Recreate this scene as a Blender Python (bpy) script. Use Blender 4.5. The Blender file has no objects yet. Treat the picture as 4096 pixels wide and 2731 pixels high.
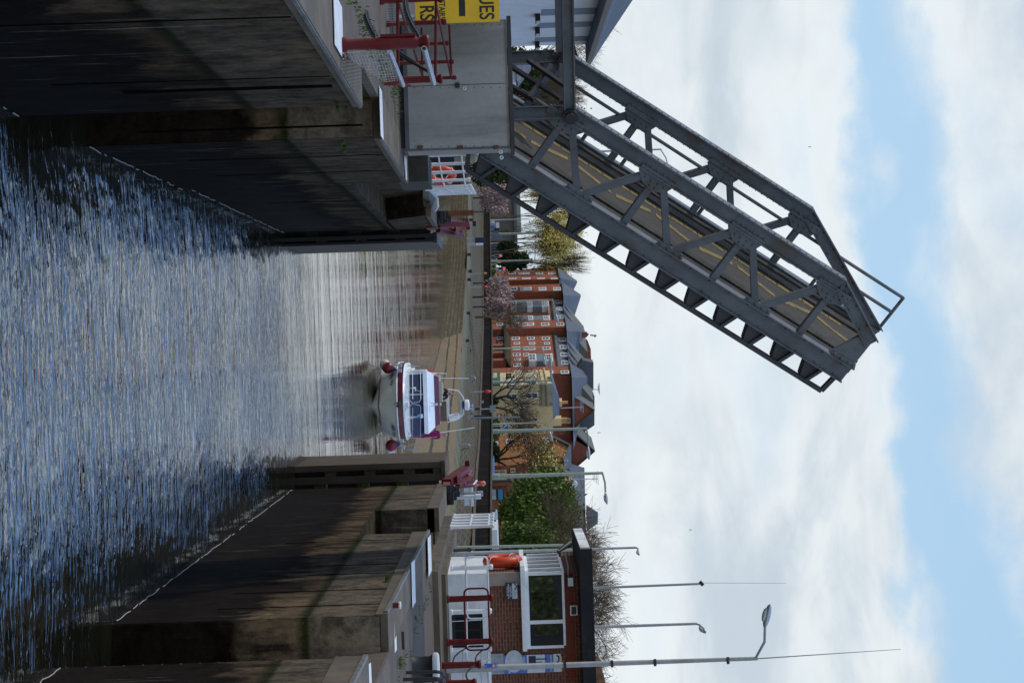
import bpy, math, random
from mathutils import Vector, Matrix
V = Vector
S = bpy.context.scene
C = S.collection
rnd = random.Random(11)
# ------------------------------------------------------------- camera (the photograph lies on its side: world up points to the right)
F, CX, CY, EYE = 8000.0, 2048.0, 1365.5, 6.4
A, B, RO = .0039, .0056, -.033
fw = V((math.sin(A)*math.cos(B), math.cos(A)*math.cos(B), math.sin(B)))
rt = V((math.cos(A), -math.sin(A), 0)); up = rt.cross(fw)
RX = math.cos(RO)*rt + math.sin(RO)*up
UX = -math.sin(RO)*rt + math.cos(RO)*up
cd = bpy.data.cameras.new('camera'); cam = bpy.data.objects.new('camera', cd); C.objects.link(cam)
cd.sensor_fit = 'HORIZONTAL'; cd.sensor_width = 36; cd.lens = F/4096*36; cd.clip_start = .5; cd.clip_end = 6000
m = Matrix((UX, -RX, -fw)).transposed().to_4x4(); m.translation = V((0, 0, EYE)); cam.matrix_world = m
S.camera = cam
# ------------------------------------------------------------- sky
SUN_EL, SUN_AZ = 36.0, -72.0      # azimuth from the view direction (+y), negative to the left
w = bpy.data.worlds.new('World'); S.world = w; w.use_nodes = True
nt = w.node_tree; N = nt.nodes; L = nt.links; N.clear()
def nd(t, nt_, **k):
    n = nt_.nodes.new(t)
    for a, b in k.items(): setattr(n, a, b)
    return n
def mth(nt_, op, a, b=None, c=None, clamp=False):
    n = nt_.nodes.new('ShaderNodeMath'); n.operation = op; n.use_clamp = clamp
    for i, v in enumerate((a, b, c)):
        if v is None: continue
        if isinstance(v, (int, float)): n.inputs[i].default_value = v
        else: nt_.links.new(v, n.inputs[i])
    return n.outputs[0]
def rng(nt_, v, a, b, c=0., d=1., smooth=True):
    n = nt_.nodes.new('ShaderNodeMapRange'); n.clamp = True
    if smooth: n.interpolation_type = 'SMOOTHSTEP'
    if isinstance(v, (int, float)): n.inputs[0].default_value = v
    else: nt_.links.new(v, n.inputs[0])
    for i, x in zip((1, 2, 3, 4), (a, b, c, d)): n.inputs[i].default_value = x
    return n.outputs[0]
def mixc(nt_, f, a, b, mode='MIX'):
    n = nt_.nodes.new('ShaderNodeMix'); n.data_type = 'RGBA'; n.blend_type = mode
    for s, v in ((0, f), (6, a), (7, b)):
        if isinstance(v, (int, float)): n.inputs[s].default_value = v
        elif isinstance(v, (tuple, list)): n.inputs[s].default_value = (*v[:3], 1)
        else: nt_.links.new(v, n.inputs[s])
    return n.outputs[2]
def noi(nt_, vec, scale, det=4, rough=.55, dist=0.):
    n = nt_.nodes.new('ShaderNodeTexNoise'); n.inputs['Scale'].default_value = scale; n.inputs['Detail'].default_value = det
    n.inputs['Roughness'].default_value = rough; n.inputs['Distortion'].default_value = dist
    if vec is not None: nt_.links.new(vec, n.inputs['Vector'])
    return n.outputs[0]
def mapv(nt_, vec, sc=(1, 1, 1), loc=(0, 0, 0)):
    n = nt_.nodes.new('ShaderNodeMapping'); n.inputs['Scale'].default_value = sc; n.inputs['Location'].default_value = loc
    nt_.links.new(vec, n.inputs['Vector']); return n.outputs[0]
sky = nd('ShaderNodeTexSky', nt, sky_type='NISHITA', sun_disc=False, sun_elevation=math.radians(SUN_EL), sun_rotation=math.radians(SUN_AZ))
sky.dust_density = .6; sky.air_density = 1.0
tc = N.new('ShaderNodeTexCoord'); sp = N.new('ShaderNodeSeparateXYZ'); L.new(tc.outputs['Generated'], sp.inputs[0])
dx, dy, dz = sp.outputs
zz = mth(nt, 'ADD', mth(nt, 'MAXIMUM', dz, 0.0), .12)
cb = N.new('ShaderNodeCombineXYZ'); L.new(mth(nt, 'DIVIDE', dx, zz), cb.inputs[0]); L.new(mth(nt, 'DIVIDE', dy, zz), cb.inputs[1])
big = noi(nt, mapv(nt, cb.outputs[0], (.55, .5, 1), (2.3, .7, 0)), 1.0, 6, .55, .3)
fine = noi(nt, mapv(nt, tc.outputs['Generated'], (6.5, 6.5, 19), (1, 0, 3)), 1.0, 6, .55, .35)
wob = noi(nt, mapv(nt, tc.outputs['Generated'], (14, 14, 20), (0, 4, 0)), 1.0, 6, .55, .1)
el = mth(nt, 'ADD', dz, mth(nt, 'MULTIPLY', mth(nt, 'SUBTRACT', wob, .5), .075))
lowb = mth(nt, 'SUBTRACT', el, mth(nt, 'MULTIPLY', dx, .09))
uppb = mth(nt, 'SUBTRACT', el, mth(nt, 'MULTIPLY', dx, .11))
band = mth(nt, 'MULTIPLY', rng(nt, lowb, .178, .198), rng(nt, mth(nt, 'SUBTRACT', uppb, mth(nt, 'MULTIPLY', rng(nt, dx, 0, .17), .014)), .206, .242, 1, 0))
high = mth(nt, 'MULTIPLY', rng(nt, dz, .25, .34), mth(nt, 'MAXIMUM', rng(nt, big, .4, .56, .1, .8), mth(nt, 'MULTIPLY', rng(nt, dy, .1, .45), rng(nt, big, .3, .5, .7, 1))))
blue = mth(nt, 'MAXIMUM', mth(nt, 'MULTIPLY', band, .95), high)
thin = mth(nt, 'MULTIPLY', mth(nt, 'MULTIPLY', rng(nt, fine, .5, .72), .3), rng(nt, dz, .02, .1))
blue = mth(nt, 'MAXIMUM', blue, thin)
shade = mth(nt, 'MULTIPLY', rng(nt, fine, .36, .6), rng(nt, wob, .2, .6, .45, 1))
cloud = mixc(nt, shade, (5.5, 6.35, 7.1), (8.3, 8.75, 8.95))
cloud = mixc(nt, rng(nt, dz, .2, .28), cloud, mixc(nt, rng(nt, wob, .35, .7), (5.2, 6.2, 7.2), (8.0, 8.5, 8.8)))
skyc = mixc(nt, 1.0, sky.outputs[0], (1.15, 1.05, 1.0), 'MULTIPLY')
skyc = mixc(nt, .8, skyc, mixc(nt, rng(nt, dz, .24, .32), (4.3, 6.7, 9.1), (2.6, 5.5, 11.6)))
fin = mixc(nt, blue, cloud, skyc)
bg = N.new('ShaderNodeBackground'); bg.inputs[1].default_value = .1; L.new(fin, bg.inputs[0])
wo = N.new('ShaderNodeOutputWorld'); L.new(bg.outputs[0], wo.inputs[0])
sl = bpy.data.lights.new('sun', 'SUN'); so = bpy.data.objects.new('sun', sl); C.objects.link(so)
sl.energy = 1.7; sl.angle = math.radians(2.0); sl.color = (1, .94, .84)
e_, a_ = math.radians(SUN_EL), math.radians(SUN_AZ)
sd = V((math.sin(a_)*math.cos(e_), math.cos(a_)*math.cos(e_), math.sin(e_)))
so.rotation_euler = sd.to_track_quat('Z', 'Y').to_euler()
S.view_settings.view_transform = 'Standard'; S.view_settings.look = 'None'; S.view_settings.exposure = .06; S.view_settings.gamma = 1
S.render.engine = 'CYCLES'; S.render.resolution_x = 1024; S.render.resolution_y = 682
# ------------------------------------------------------------- measuring helpers
def ray(x, y): return fw + UX*((x-CX)/F) + RX*((y-CY)/F)
def W(x, y, D):
    d = ray(x, y); return V((0, 0, EYE)) + d*(D/d.y)
def G(x, y, z):
    d = ray(x, y); return V((0, 0, EYE)) + d*((z-EYE)/d.z)
class Fr:                                   # a vertical facade plane through two ground points; N points towards the camera side
    def __init__(s, P0, P1):
        s.o = V((P0[0], P0[1], 0)); X = V((P1[0]-P0[0], P1[1]-P0[1], 0)); s.len = X.length; s.X = X.normalized(); s.Z = V((0, 0, 1))
        s.N = s.X.cross(s.Z)
        if s.N.dot(-s.o) < 0: s.N = -s.N
    def at(s, u, n, z): return s.o + s.X*u + s.N*n + V((0, 0, z))
    def uz(s, x, y, n=0.):
        d = ray(x, y); E0 = V((0, 0, EYE)); t = (s.o+s.N*n-E0).dot(s.N)/d.dot(s.N); P = E0+d*t
        return (P-s.o).dot(s.X), P.z
    def p(s, x, y, n=0., n2=None):
        u, z = s.uz(x, y, n); return s.at(u, n if n2 is None else n2, z)
    def rect(s, xa, ya, xb, yb, n=0.):
        xm, ym = (xa+xb)/2, (ya+yb)/2
        u = sorted((s.uz(xm, ya, n)[0], s.uz(xm, yb, n)[0])); z = sorted((s.uz(xa, ym, n)[1], s.uz(xb, ym, n)[1]))
        return u[0], u[1], z[0], z[1]
# ------------------------------------------------------------- mesh helpers
ORG = {}
class MB:
    def __init__(s): s.v = []; s.f = []
    def add(s, vs, fs):
        b = len(s.v); s.v += [V(p) for p in vs]; s.f += [tuple(b+i for i in f) for f in fs]; return s
    def box(s, c, sz, ax=None):
        X, Y, Z = ax or (V((1, 0, 0)), V((0, 1, 0)), V((0, 0, 1))); c = V(c)
        vs = [c+X*(sz[0]/2*i)+Y*(sz[1]/2*j)+Z*(sz[2]/2*k) for i in (-1, 1) for j in (-1, 1) for k in (-1, 1)]
        return s.add(vs, [(0, 1, 3, 2), (4, 6, 7, 5), (0, 4, 5, 1), (2, 3, 7, 6), (0, 2, 6, 4), (1, 5, 7, 3)])
    def bb(s, x0, x1, y0, y1, z0, z1): return s.box(((x0+x1)/2, (y0+y1)/2, (z0+z1)/2), (x1-x0, y1-y0, z1-z0))
    def fb(s, fr, u0, u1, n0, n1, z0, z1):
        return s.box(fr.at((u0+u1)/2, (n0+n1)/2, (z0+z1)/2), (abs(u1-u0), abs(n1-n0), abs(z1-z0)), (fr.X, fr.N, fr.Z))
    def pr(s, poly, vec):
        n = len(poly); vec = V(vec); vs = [V(p) for p in poly] + [V(p)+vec for p in poly]
        return s.add(vs, [tuple(range(n)), tuple(range(2*n-1, n-1, -1))] + [(i, (i+1) % n, n+(i+1) % n, n+i) for i in range(n)])
    def poly(s, pts): return s.add(pts, [tuple(range(len(pts)))])
    def beam(s, a, b, w, h, side=None):     # rectangular bar; side = direction of its width
        a, b = V(a), V(b); Z = (b-a); l = Z.length; Z = Z/l
        X = V(side) if side is not None else (V((0, 0, 1)).cross(Z) if abs(Z.z) < .95 else V((1, 0, 0)))
        X = (X - Z*X.dot(Z)).normalized(); Y = Z.cross(X)
        return s.box((a+b)/2, (w, h, l), (X, Y, Z))
    def tube(s, a, b, r, r2=None, n=8):
        a, b = V(a), V(b); r2 = r if r2 is None else r2; Z = (b-a).normalized()
        X = Z.orthogonal().normalized(); Y = Z.cross(X)
        vs = [p+(X*math.cos(2*math.pi*i/n)+Y*math.sin(2*math.pi*i/n))*q for p, q in ((a, r), (b, r2)) for i in range(n)]
        return s.add(vs, [(i, (i+1) % n, n+(i+1) % n, n+i) for i in range(n)] + [tuple(range(n-1, -1, -1)), tuple(range(n, 2*n))])
    def path(s, pts, r, n=8):
        pts = [V(p) for p in pts]
        for a, b in zip(pts, pts[1:]): s.tube(a, b, r, r, n)
        for p in pts[1:-1]: s.ball(p, (r, r, r), 6, 4)
        return s
    def ball(s, c, r, n=12, m_=8, ax=None):
        X, Y, Z = ax or (V((1, 0, 0)), V((0, 1, 0)), V((0, 0, 1))); c = V(c); vs = []
        if isinstance(r, (int, float)): r = (r, r, r)
        for j in range(m_+1):
            t = math.pi*j/m_
            for i in range(n):
                q = 2*math.pi*i/n; vs.append(c+X*(r[0]*math.sin(t)*math.cos(q))+Y*(r[1]*math.sin(t)*math.sin(q))+Z*(r[2]*math.cos(t)))
        return s.add(vs, [(j*n+i, (j+1)*n+i, (j+1)*n+(i+1) % n, j*n+(i+1) % n) for j in range(m_) for i in range(n)])
    def lathe(s, c, prof, n=16, ax=None):
        X, Y, Z = ax or (V((1, 0, 0)), V((0, 1, 0)), V((0, 0, 1))); c = V(c); k = len(prof)
        vs = [c+(X*math.cos(2*math.pi*i/n)+Y*math.sin(2*math.pi*i/n))*r+Z*z for r, z in prof for i in range(n)]
        return s.add(vs, [(j*n+i, j*n+(i+1) % n, (j+1)*n+(i+1) % n, (j+1)*n+i) for j in range(k-1) for i in range(n)] + [tuple(range(n-1, -1, -1)), tuple(range((k-1)*n, k*n))])
    def torus(s, c, R, r, X, Y, n=20, m_=8, sy=1.):
        c, X, Y = V(c), V(X), V(Y); Z = X.cross(Y); vs = []
        for i in range(n):
            t = 2*math.pi*i/n; d = X*math.cos(t)+Y*(math.sin(t)*sy)
            for j in range(m_):
                q = 2*math.pi*j/m_; vs.append(c+d*(R+r*math.cos(q))+Z*(r*math.sin(q)))
        return s.add(vs, [(i*m_+j, ((i+1) % n)*m_+j, ((i+1) % n)*m_+(j+1) % m_, i*m_+(j+1) % m_) for i in range(n) for j in range(m_)])
    def loft(s, secs, close=False, caps=True):
        n = len(secs[0]); vs = [p for q in secs for p in q]; fs = []
        for j in range(len(secs)-1):
            for i in range(n if close else n-1):
                fs.append((j*n+i, j*n+(i+1) % n, (j+1)*n+(i+1) % n, (j+1)*n+i))
        if caps: fs += [tuple(range(n-1, -1, -1)), tuple(range((len(secs)-1)*n, len(secs)*n))]
        return s.add(vs, fs)
    def build(s, name, mt, parent=None, smooth=False):
        if parent is not None: o0 = ORG[parent.name]
        else:
            xs = [p.x for p in s.v]; ys = [p.y for p in s.v]
            o0 = V(((min(xs)+max(xs))/2, (min(ys)+max(ys))/2, min(p.z for p in s.v)))
        me = bpy.data.meshes.new(name); me.from_pydata([(p-o0)[:] for p in s.v], [], s.f)
        if smooth:
            me.polygons.foreach_set('use_smooth', [True]*len(me.polygons))
            try: me.set_sharp_from_angle(angle=math.radians(40))
            except Exception: pass
        me.materials.append(mt); me.update()
        o = bpy.data.objects.new(name, me); C.objects.link(o)
        if parent is not None: o.parent = parent
        else: o.location = o0
        ORG[o.name] = o0
        return o
def tag(o, label, cat, group=None):
    o['label'] = label; o['category'] = cat
    if group: o['group'] = group
    return o
def thing(name, loc, label, cat, group=None):
    o = bpy.data.objects.new(name, None); C.objects.link(o); o.location = loc; o.empty_display_size = .3; ORG[o.name] = V(loc)
    return tag(o, label, cat, group)
def struct(o): o['kind'] = 'structure'; return o
def dup(root, loc, label, rotz=0., group=None):
    r = root.copy(); C.objects.link(r); r.location = loc; r.rotation_euler[2] = rotz; r['label'] = label
    if group: r['group'] = group
    for ch in list(root.children):
        c = ch.copy(); C.objects.link(c); c.parent = r
        for g in list(ch.children):
            d = g.copy(); C.objects.link(d); d.parent = c
    return r
def text(s, name, string, org, X, Z, size, mt, parent, align='LEFT', bold=0., shear=0., sx=1.):
    cu = bpy.data.curves.new('t', 'FONT'); cu.body = string; cu.size = size; cu.align_x = align; cu.align_y = 'CENTER'; cu.offset = bold; cu.shear = shear
    cu.extrude = .002
    t = bpy.data.objects.new('t', cu); C.objects.link(t)
    me = bpy.data.meshes.new_from_object(t.evaluated_get(bpy.context.evaluated_depsgraph_get()))
    bpy.data.objects.remove(t)
    X, Z = V(X).normalized(), V(Z).normalized(); o0 = ORG[parent.name]
    for v in me.vertices:
        p = V(org)+X*(v.co.x*sx)+Z*v.co.y+X.cross(Z)*v.co.z; v.co = p-o0
    me.name = name; me.materials.clear(); me.materials.append(mt)
    o = bpy.data.objects.new(name, me); C.objects.link(o); o.parent = parent; ORG[o.name] = o0
    return o
# ------------------------------------------------------------- materials
MT = {}
def base(name, rough=.8, metal=0., spec=.5):
    m_ = bpy.data.materials.new(name); m_.use_nodes = True; t = m_.node_tree; b = t.nodes['Principled BSDF']
    b.inputs['Roughness'].default_value = rough; b.inputs['Metallic'].default_value = metal; b.inputs['Specular IOR Level'].default_value = spec
    return m_, t, b
def pos(t): return t.nodes.new('ShaderNodeNewGeometry').outputs['Position']
def bump(t, b, h, st, dist=.02):
    n = t.nodes.new('ShaderNodeBump'); n.inputs['Strength'].default_value = st; n.inputs['Distance'].default_value = dist
    t.links.new(h, n.inputs['Height']); t.links.new(n.outputs[0], b.inputs['Normal'])
def mat(name, col, rough=.7, var=.25, scale=3., bst=.15, metal=0., spec=.5, col2=None, amt=.5, bd=.01, streak=False):
    if name in MT: return MT[name]
    m_, t, b = base(name, rough, metal, spec); P = pos(t)
    v = mapv(t, P, (1, 1, .25)) if streak else P
    n1 = noi(t, v, scale, 6, .6); n2 = noi(t, P, scale*7, 3, .6)
    lo = tuple(c*(1-var) for c in col); hi = tuple(min(1, c*(1+var)) for c in col)
    c = mixc(t, rng(t, n1, .3, .7), lo, hi)
    if col2: c = mixc(t, mth(t, 'MULTIPLY', rng(t, noi(t, v, scale*.6, 7, .65, .4), .5, .68), amt), c, col2)
    c = mixc(t, .35, c, mixc(t, 1., c, mixc(t, n2, (.6, .6, .6), (1.4, 1.4, 1.4)), 'MULTIPLY'))
    t.links.new(c, b.inputs['Base Color'])
    if bst: bump(t, b, n2, bst, bd)
    MT[name] = m_; return m_
def wall_uv(t):
    g = t.nodes.new('ShaderNodeNewGeometry')
    cr = nd('ShaderNodeVectorMath', t, operation='CROSS_PRODUCT'); t.links.new(g.outputs['True Normal'], cr.inputs[0]); cr.inputs[1].default_value = (0, 0, 1)
    nm = nd('ShaderNodeVectorMath', t, operation='NORMALIZE'); t.links.new(cr.outputs[0], nm.inputs[0])
    dt = nd('ShaderNodeVectorMath', t, operation='DOT_PRODUCT'); t.links.new(g.outputs['Position'], dt.inputs[0]); t.links.new(nm.outputs[0], dt.inputs[1])
    s_ = t.nodes.new('ShaderNodeSeparateXYZ'); t.links.new(g.outputs['Position'], s_.inputs[0])
    c_ = t.nodes.new('ShaderNodeCombineXYZ'); t.links.new(dt.outputs['Value'], c_.inputs[0]); t.links.new(s_.outputs[2], c_.inputs[1])
    return c_.outputs[0], g.outputs['Position'], s_.outputs
def brick(name, c1, c2, mortar, bw, bh, ms=.012, rough=.85, spec=.3, flat=False, dist=0., bst=.4, stain=(.1, .1, .09), samt=.3, vert=False):
    m_, t, b = base(name, rough, 0, spec)
    if flat: P = pos(t); uv = P
    else: uv, P, _ = wall_uv(t)
    if dist:
        nn = nd('ShaderNodeTexNoise', t); nn.inputs['Scale'].default_value = 1.2; t.links.new(P, nn.inputs['Vector'])
        ad = nd('ShaderNodeVectorMath', t, operation='MULTIPLY_ADD'); t.links.new(nn.outputs['Color'], ad.inputs[0]); ad.inputs[1].default_value = (dist,)*3; t.links.new(uv, ad.inputs[2]); uv = ad.outputs[0]
    br = t.nodes.new('ShaderNodeTexBrick'); t.links.new(uv, br.inputs['Vector'])
    br.inputs['Scale'].default_value = 1; br.inputs['Brick Width'].default_value = bw; br.inputs['Row Height'].default_value = bh
    br.inputs['Mortar Size'].default_value = ms; br.inputs['Mortar Smooth'].default_value = .3; br.inputs['Bias'].default_value = -.1
    br.inputs['Color1'].default_value = (*c1, 1); br.inputs['Color2'].default_value = (*c2, 1); br.inputs['Mortar'].default_value = (*mortar, 1)
    c = mixc(t, mth(t, 'MULTIPLY', rng(t, noi(t, P, .7, 6, .65), .42, .7), samt), br.outputs[0], stain)
    n2 = noi(t, P, 12, 3)
    c = mixc(t, .5, c, mixc(t, 1., c, mixc(t, n2, (.5, .5, .5), (1.5, 1.5, 1.5)), 'MULTIPLY'))
    t.links.new(c, b.inputs['Base Color'])
    bump(t, b, mth(t, 'ADD', mth(t, 'MULTIPLY', br.outputs['Fac'], -1.), n2), bst, .015)
    MT[name] = m_; return m_
def lockwall():
    m_, t, b = base('lock_concrete', .85, 0, .05); P = pos(t); s_ = t.nodes.new('ShaderNodeSeparateXYZ'); t.links.new(P, s_.inputs[0]); z = s_.outputs[2]
    st = noi(t, mapv(t, P, (1.2, 1.2, .12)), 1.6, 7, .65, .2); bl = noi(t, P, .55, 7, .65, .5); gr = noi(t, P, 9, 5, .7)
    c = mixc(t, rng(t, bl, .35, .65), (.052, .036, .021), (.11, .079, .047))
    c = mixc(t, mth(t, 'MULTIPLY', rng(t, st, .48, .62), .85), c, (.016, .013, .01))
    c = mixc(t, mth(t, 'MULTIPLY', rng(t, st, .2, .36, 1, 0), .4), c, (.15, .135, .115))
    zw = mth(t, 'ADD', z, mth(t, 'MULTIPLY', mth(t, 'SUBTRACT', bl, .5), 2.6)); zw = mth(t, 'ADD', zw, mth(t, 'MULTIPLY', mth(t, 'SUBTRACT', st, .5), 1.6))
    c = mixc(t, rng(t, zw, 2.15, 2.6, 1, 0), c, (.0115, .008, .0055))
    c = mixc(t, mth(t, 'MULTIPLY', rng(t, mth(t, 'ABSOLUTE', mth(t, 'SUBTRACT', z, mth(t, 'ADD', 3.06, mth(t, 'MULTIPLY', gr, .1)))), .02, .2, 1, 0), rng(t, gr, .25, .5)), c, (.017, .019, .007))
    lr = noi(t, mapv(t, P, (5, 5, .22), (3, 1, 0)), 1.5, 4, .6)
    c = mixc(t, mth(t, 'MULTIPLY', rng(t, lr, .64, .7), .5), c, (.3, .28, .24))
    c = mixc(t, mth(t, 'MULTIPLY', rng(t, z, 3.12, 3.2), .35), c, (.15, .135, .11))
    pt = noi(t, P, 1.9, 9, .78, .15); c = mixc(t, .8, c, mixc(t, 1., c, mixc(t, rng(t, pt, .35, .62), (.3, .3, .3), (1.5, 1.5, 1.5)), 'MULTIPLY'))
    c = mixc(t, .7, c, mixc(t, 1., c, mixc(t, gr, (.4, .4, .4), (1.6, 1.6, 1.6)), 'MULTIPLY'))
    t.links.new(c, b.inputs['Base Color']); t.links.new(rng(t, zw, 1.4, 2.4, .7, .95), b.inputs['Roughness'])
    bump(t, b, mth(t, 'ADD', gr, mth(t, 'MULTIPLY', bl, 3.)), .5, .03); MT['lock'] = m_
lockwall()
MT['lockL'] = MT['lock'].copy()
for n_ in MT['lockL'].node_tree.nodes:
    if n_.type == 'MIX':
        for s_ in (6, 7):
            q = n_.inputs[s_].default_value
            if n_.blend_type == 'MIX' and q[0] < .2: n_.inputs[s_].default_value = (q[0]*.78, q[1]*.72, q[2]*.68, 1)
def water():
    m_, t, b = base('river_water', .02, 0, .5); P = pos(t)
    b.inputs['IOR'].default_value = 2.5
    s_ = t.nodes.new('ShaderNodeSeparateXYZ'); t.links.new(P, s_.inputs[0]); yy = s_.outputs[1]
    n1 = noi(t, mapv(t, P, (.45, 1.3, 1)), .8, 3, .5, .3)
    n2 = noi(t, mapv(t, P, (.6, 1.9, 1), (3, 7, 0)), 2.3, 3, .5, .5)
    n2 = mth(t, 'SUBTRACT', 1., mth(t, 'ABSOLUTE', mth(t, 'MULTIPLY', mth(t, 'SUBTRACT', n2, .5), 2.2)))
    n3 = noi(t, mapv(t, P, (1.0, 1.5, 1), (9, 1, 0)), 8., 2, .5)
    far = noi(t, mapv(t, P, (.12, .9, 1), (4, 0, 0)), .5, 4, .6)
    calm = rng(t, yy, 52, 72)
    amp = mth(t, 'ADD', mth(t, 'SUBTRACT', 1., calm), mth(t, 'MULTIPLY', calm, rng(t, far, .35, .65, .035, .15)))
    h = mth(t, 'ADD', mth(t, 'ADD', mth(t, 'MULTIPLY', n1, .1), mth(t, 'MULTIPLY', n2, .034)), mth(t, 'MULTIPLY', n3, .004))
    h = mth(t, 'MULTIPLY', h, mth(t, 'MULTIPLY', amp, rng(t, noi(t, mapv(t, P, (.25, .12, 1), (1, 5, 0)), 1., 4, .6), .35, .65, .6, 1.25)))
    n = t.nodes.new('ShaderNodeBump'); n.inputs['Strength'].default_value = 1.; n.inputs['Distance'].default_value = 1.0
    t.links.new(h, n.inputs['Height']); t.links.new(n.outputs[0], b.inputs['Normal'])
    t.links.new(mixc(t, rng(t, n1, .3, .7), (.008, .01, .006), (.016, .016, .01)), b.inputs['Base Color'])
    MT['water'] = m_
water()
def plain(name, col, rough=.5, metal=0., emit=0.):
    if name in MT: return MT[name]
    m_, t, b = base(name, rough, metal); P = pos(t)
    c = mixc(t, noi(t, P, 5, 5, .6), tuple(x*.82 for x in col), tuple(min(1, x*1.15) for x in col)); t.links.new(c, b.inputs['Base Color'])
    if emit: b.inputs['Emission Color'].default_value = (*col, 1); b.inputs['Emission Strength'].default_value = emit
    MT[name] = m_; return m_
STEEL = mat('grey_painted_steel', (.09, .1, .11), .55, .2, 2.2, .25, 0, .4, (.07, .055, .04), .75)
STEELD = mat('dark_steel', (.03, .03, .034), .6, .3, 3, .2)
CLAD = mat('zinc_cladding', (.3, .295, .28), .5, .16, 1.3, .08, .2, .5, (.15, .15, .14), .8, streak=True)
RED = mat('maroon_paint', (.11, .008, .008), .45, .12, 4, .08, spec=.2, col2=(.1, .03, .02), amt=.35)
MAROON = plain('maroon_gelcoat', (.1, .015, .03), .2)
WHITE = mat('white_paint', (.78, .8, .82), .5, .06, 3, .1, col2=(.45, .45, .4), amt=.3)
WSTRIP = mat('worn_white_marking', (.66, .68, .7), .8, .1, 3, .2, col2=(.3, .28, .25), amt=.55)
GEL = plain('white_gelcoat', (.82, .85, .87), .25)
HULL = mat('cream_hull', (.6, .585, .48), .25, .05, 1, 0)
BLACK = mat('black_paint', (.008, .008, .009), .5, .3, 4, .2)
DARKP = mat('dark_plastic', (.02, .022, .03), .45, .3, 4, .1)
CONC = mat('weathered_concrete', (.115, .09, .062), .9, .25, 1.4, .5, col2=(.07, .065, .05), amt=.7)
CONCD = mat('dark_wet_concrete', (.055, .05, .038), .85, .3, 1.4, .5, col2=(.03, .03, .02), amt=.8)
PAVE = mat('quay_paving', (.098, .073, .053), .9, .22, 1.1, .5, col2=(.07, .06, .05), amt=.6)
GALV = mat('galvanised_tube', (.42, .45, .5), .4, .12, 6, .1, .5)
LAMPG = mat('pale_green_lamp_post', (.3, .34, .29), .5, .1, 3, .1)
POSTG = mat('grey_lamp_post', (.3, .31, .31), .5, .12, 2, .1, col2=(.2, .17, .14), amt=.4)
ORANGE = mat('orange_lifebuoy', (.72, .07, .02), .45, .1, 5, .05)
REDP = plain('red_plastic', (.6, .02, .02), .4)
TIMB = mat('old_gate_timber', (.085, .058, .034), .85, .35, 2.2, .7, col2=(.03, .03, .015), amt=.7, streak=True)
TIMBD = mat('wet_gate_timber', (.03, .027, .024), .6, .35, 2.2, .6, streak=True)
JOINT = plain('joint_dark', (.008, .007, .006), 1.); JOINT.node_tree.nodes['Principled BSDF'].inputs['Specular IOR Level'].default_value = 0  # near-black colour of the wall joints
EDGE = mat('rusty_edge_angle', (.17, .165, .155), .6, .2, 5, .2, .2, col2=(.06, .045, .035), amt=.7)
MOSS = mat('moss', (.09, .12, .02), .95, .35, 9, .8)
GRASSM = mat('grass_blades', (.075, .11, .025), .9, .4, 2, .3)
SLATE = brick('slate_roof', (.085, .095, .115), (.115, .125, .15), (.05, .055, .07), .5, .3, .02, .7)
SLATEG = brick('mossy_slate_roof', (.12, .125, .12), (.15, .15, .135), (.07, .07, .07), .5, .3, .02, .8, stain=(.15, .13, .04), samt=.5)
TILE = brick('old_clay_tiles', (.14, .085, .05), (.19, .12, .07), (.06, .04, .03), .3, .25, .03, .9, stain=(.16, .13, .03), samt=.7)
BRK = brick('orange_red_brick', (.34, .1, .05), (.28, .076, .038), (.27, .13, .08), .9, .3, .02, .85, stain=(.22, .08, .04), samt=.5)
BRKD = brick('dark_shaded_red_brick', (.25, .075, .045), (.2, .06, .038), (.2, .09, .06), .9, .3, .02, .85, stain=(.14, .05, .035), samt=.5)  # darker red brick; also carries painted shade on walls turned from the sun
BRKO = brick('orange_brick', (.42, .17, .06), (.34, .13, .05), (.3, .17, .1), .9, .3, .02, .85, stain=(.2, .09, .04), samt=.6)
HBRK = brick('hut_brick', (.2, .052, .034), (.11, .032, .022), (.2, .16, .1), .225, .075, .011, .85, bst=.5, stain=(.09, .045, .03), samt=.4)
CREAM = mat('cream_render', (.62, .49, .26), .85, .1, .6, .1, col2=(.45, .36, .2), amt=.6)
CREAMD = mat('stained_stone_cornice', (.3, .27, .19), .9, .2, .8, .2, col2=(.13, .12, .09), amt=.7)
RENDER = mat('white_render', (.64, .67, .71), .85, .06, .8, .05, col2=(.5, .53, .6), amt=.5)
GLASS = plain('dark_window_glass', (.012, .014, .02), .2); GLASS.node_tree.nodes['Principled BSDF'].inputs['Specular IOR Level'].default_value = .15
GLASSG = plain('grey_window_glass', (.1, .12, .14), .15)
STONE = brick('quay_stone_blocks', (.13, .09, .046), (.07, .05, .027), (.026, .02, .012), 1.5, .42, .06, .95, dist=.5, bst=.9, stain=(.07, .075, .03), samt=.7)
SLIP = brick('slipway_concrete_bays', (.2, .134, .065), (.165, .11, .055), (.03, .024, .017), 7.5, .8, .08, .95, dist=.06, stain=(.15, .13, .07), samt=.6)
COBB = brick('cobbled_quay', (.12, .088, .05), (.07, .05, .03), (.034, .027, .017), .9, 1.9, .12, .95, flat=True, dist=.6, bst=.8, stain=(.09, .1, .04), samt=.5)
DWALL = brick('black_retaining_wall', (.008, .007, .008), (.013, .011, .011), (.004, .004, .004), 2.6, 1.2, .1, .9, .05, stain=(.05, .04, .02), samt=.3)
ASPH = mat('asphalt', (.06, .06, .065), .9, .2, 2, .4, col2=(.035, .035, .035), amt=.5)
DECK = mat('bridge_deck_asphalt', (.046, .039, .032), .9, .15, 3, .4, col2=(.04, .035, .03), amt=.8)
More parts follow.
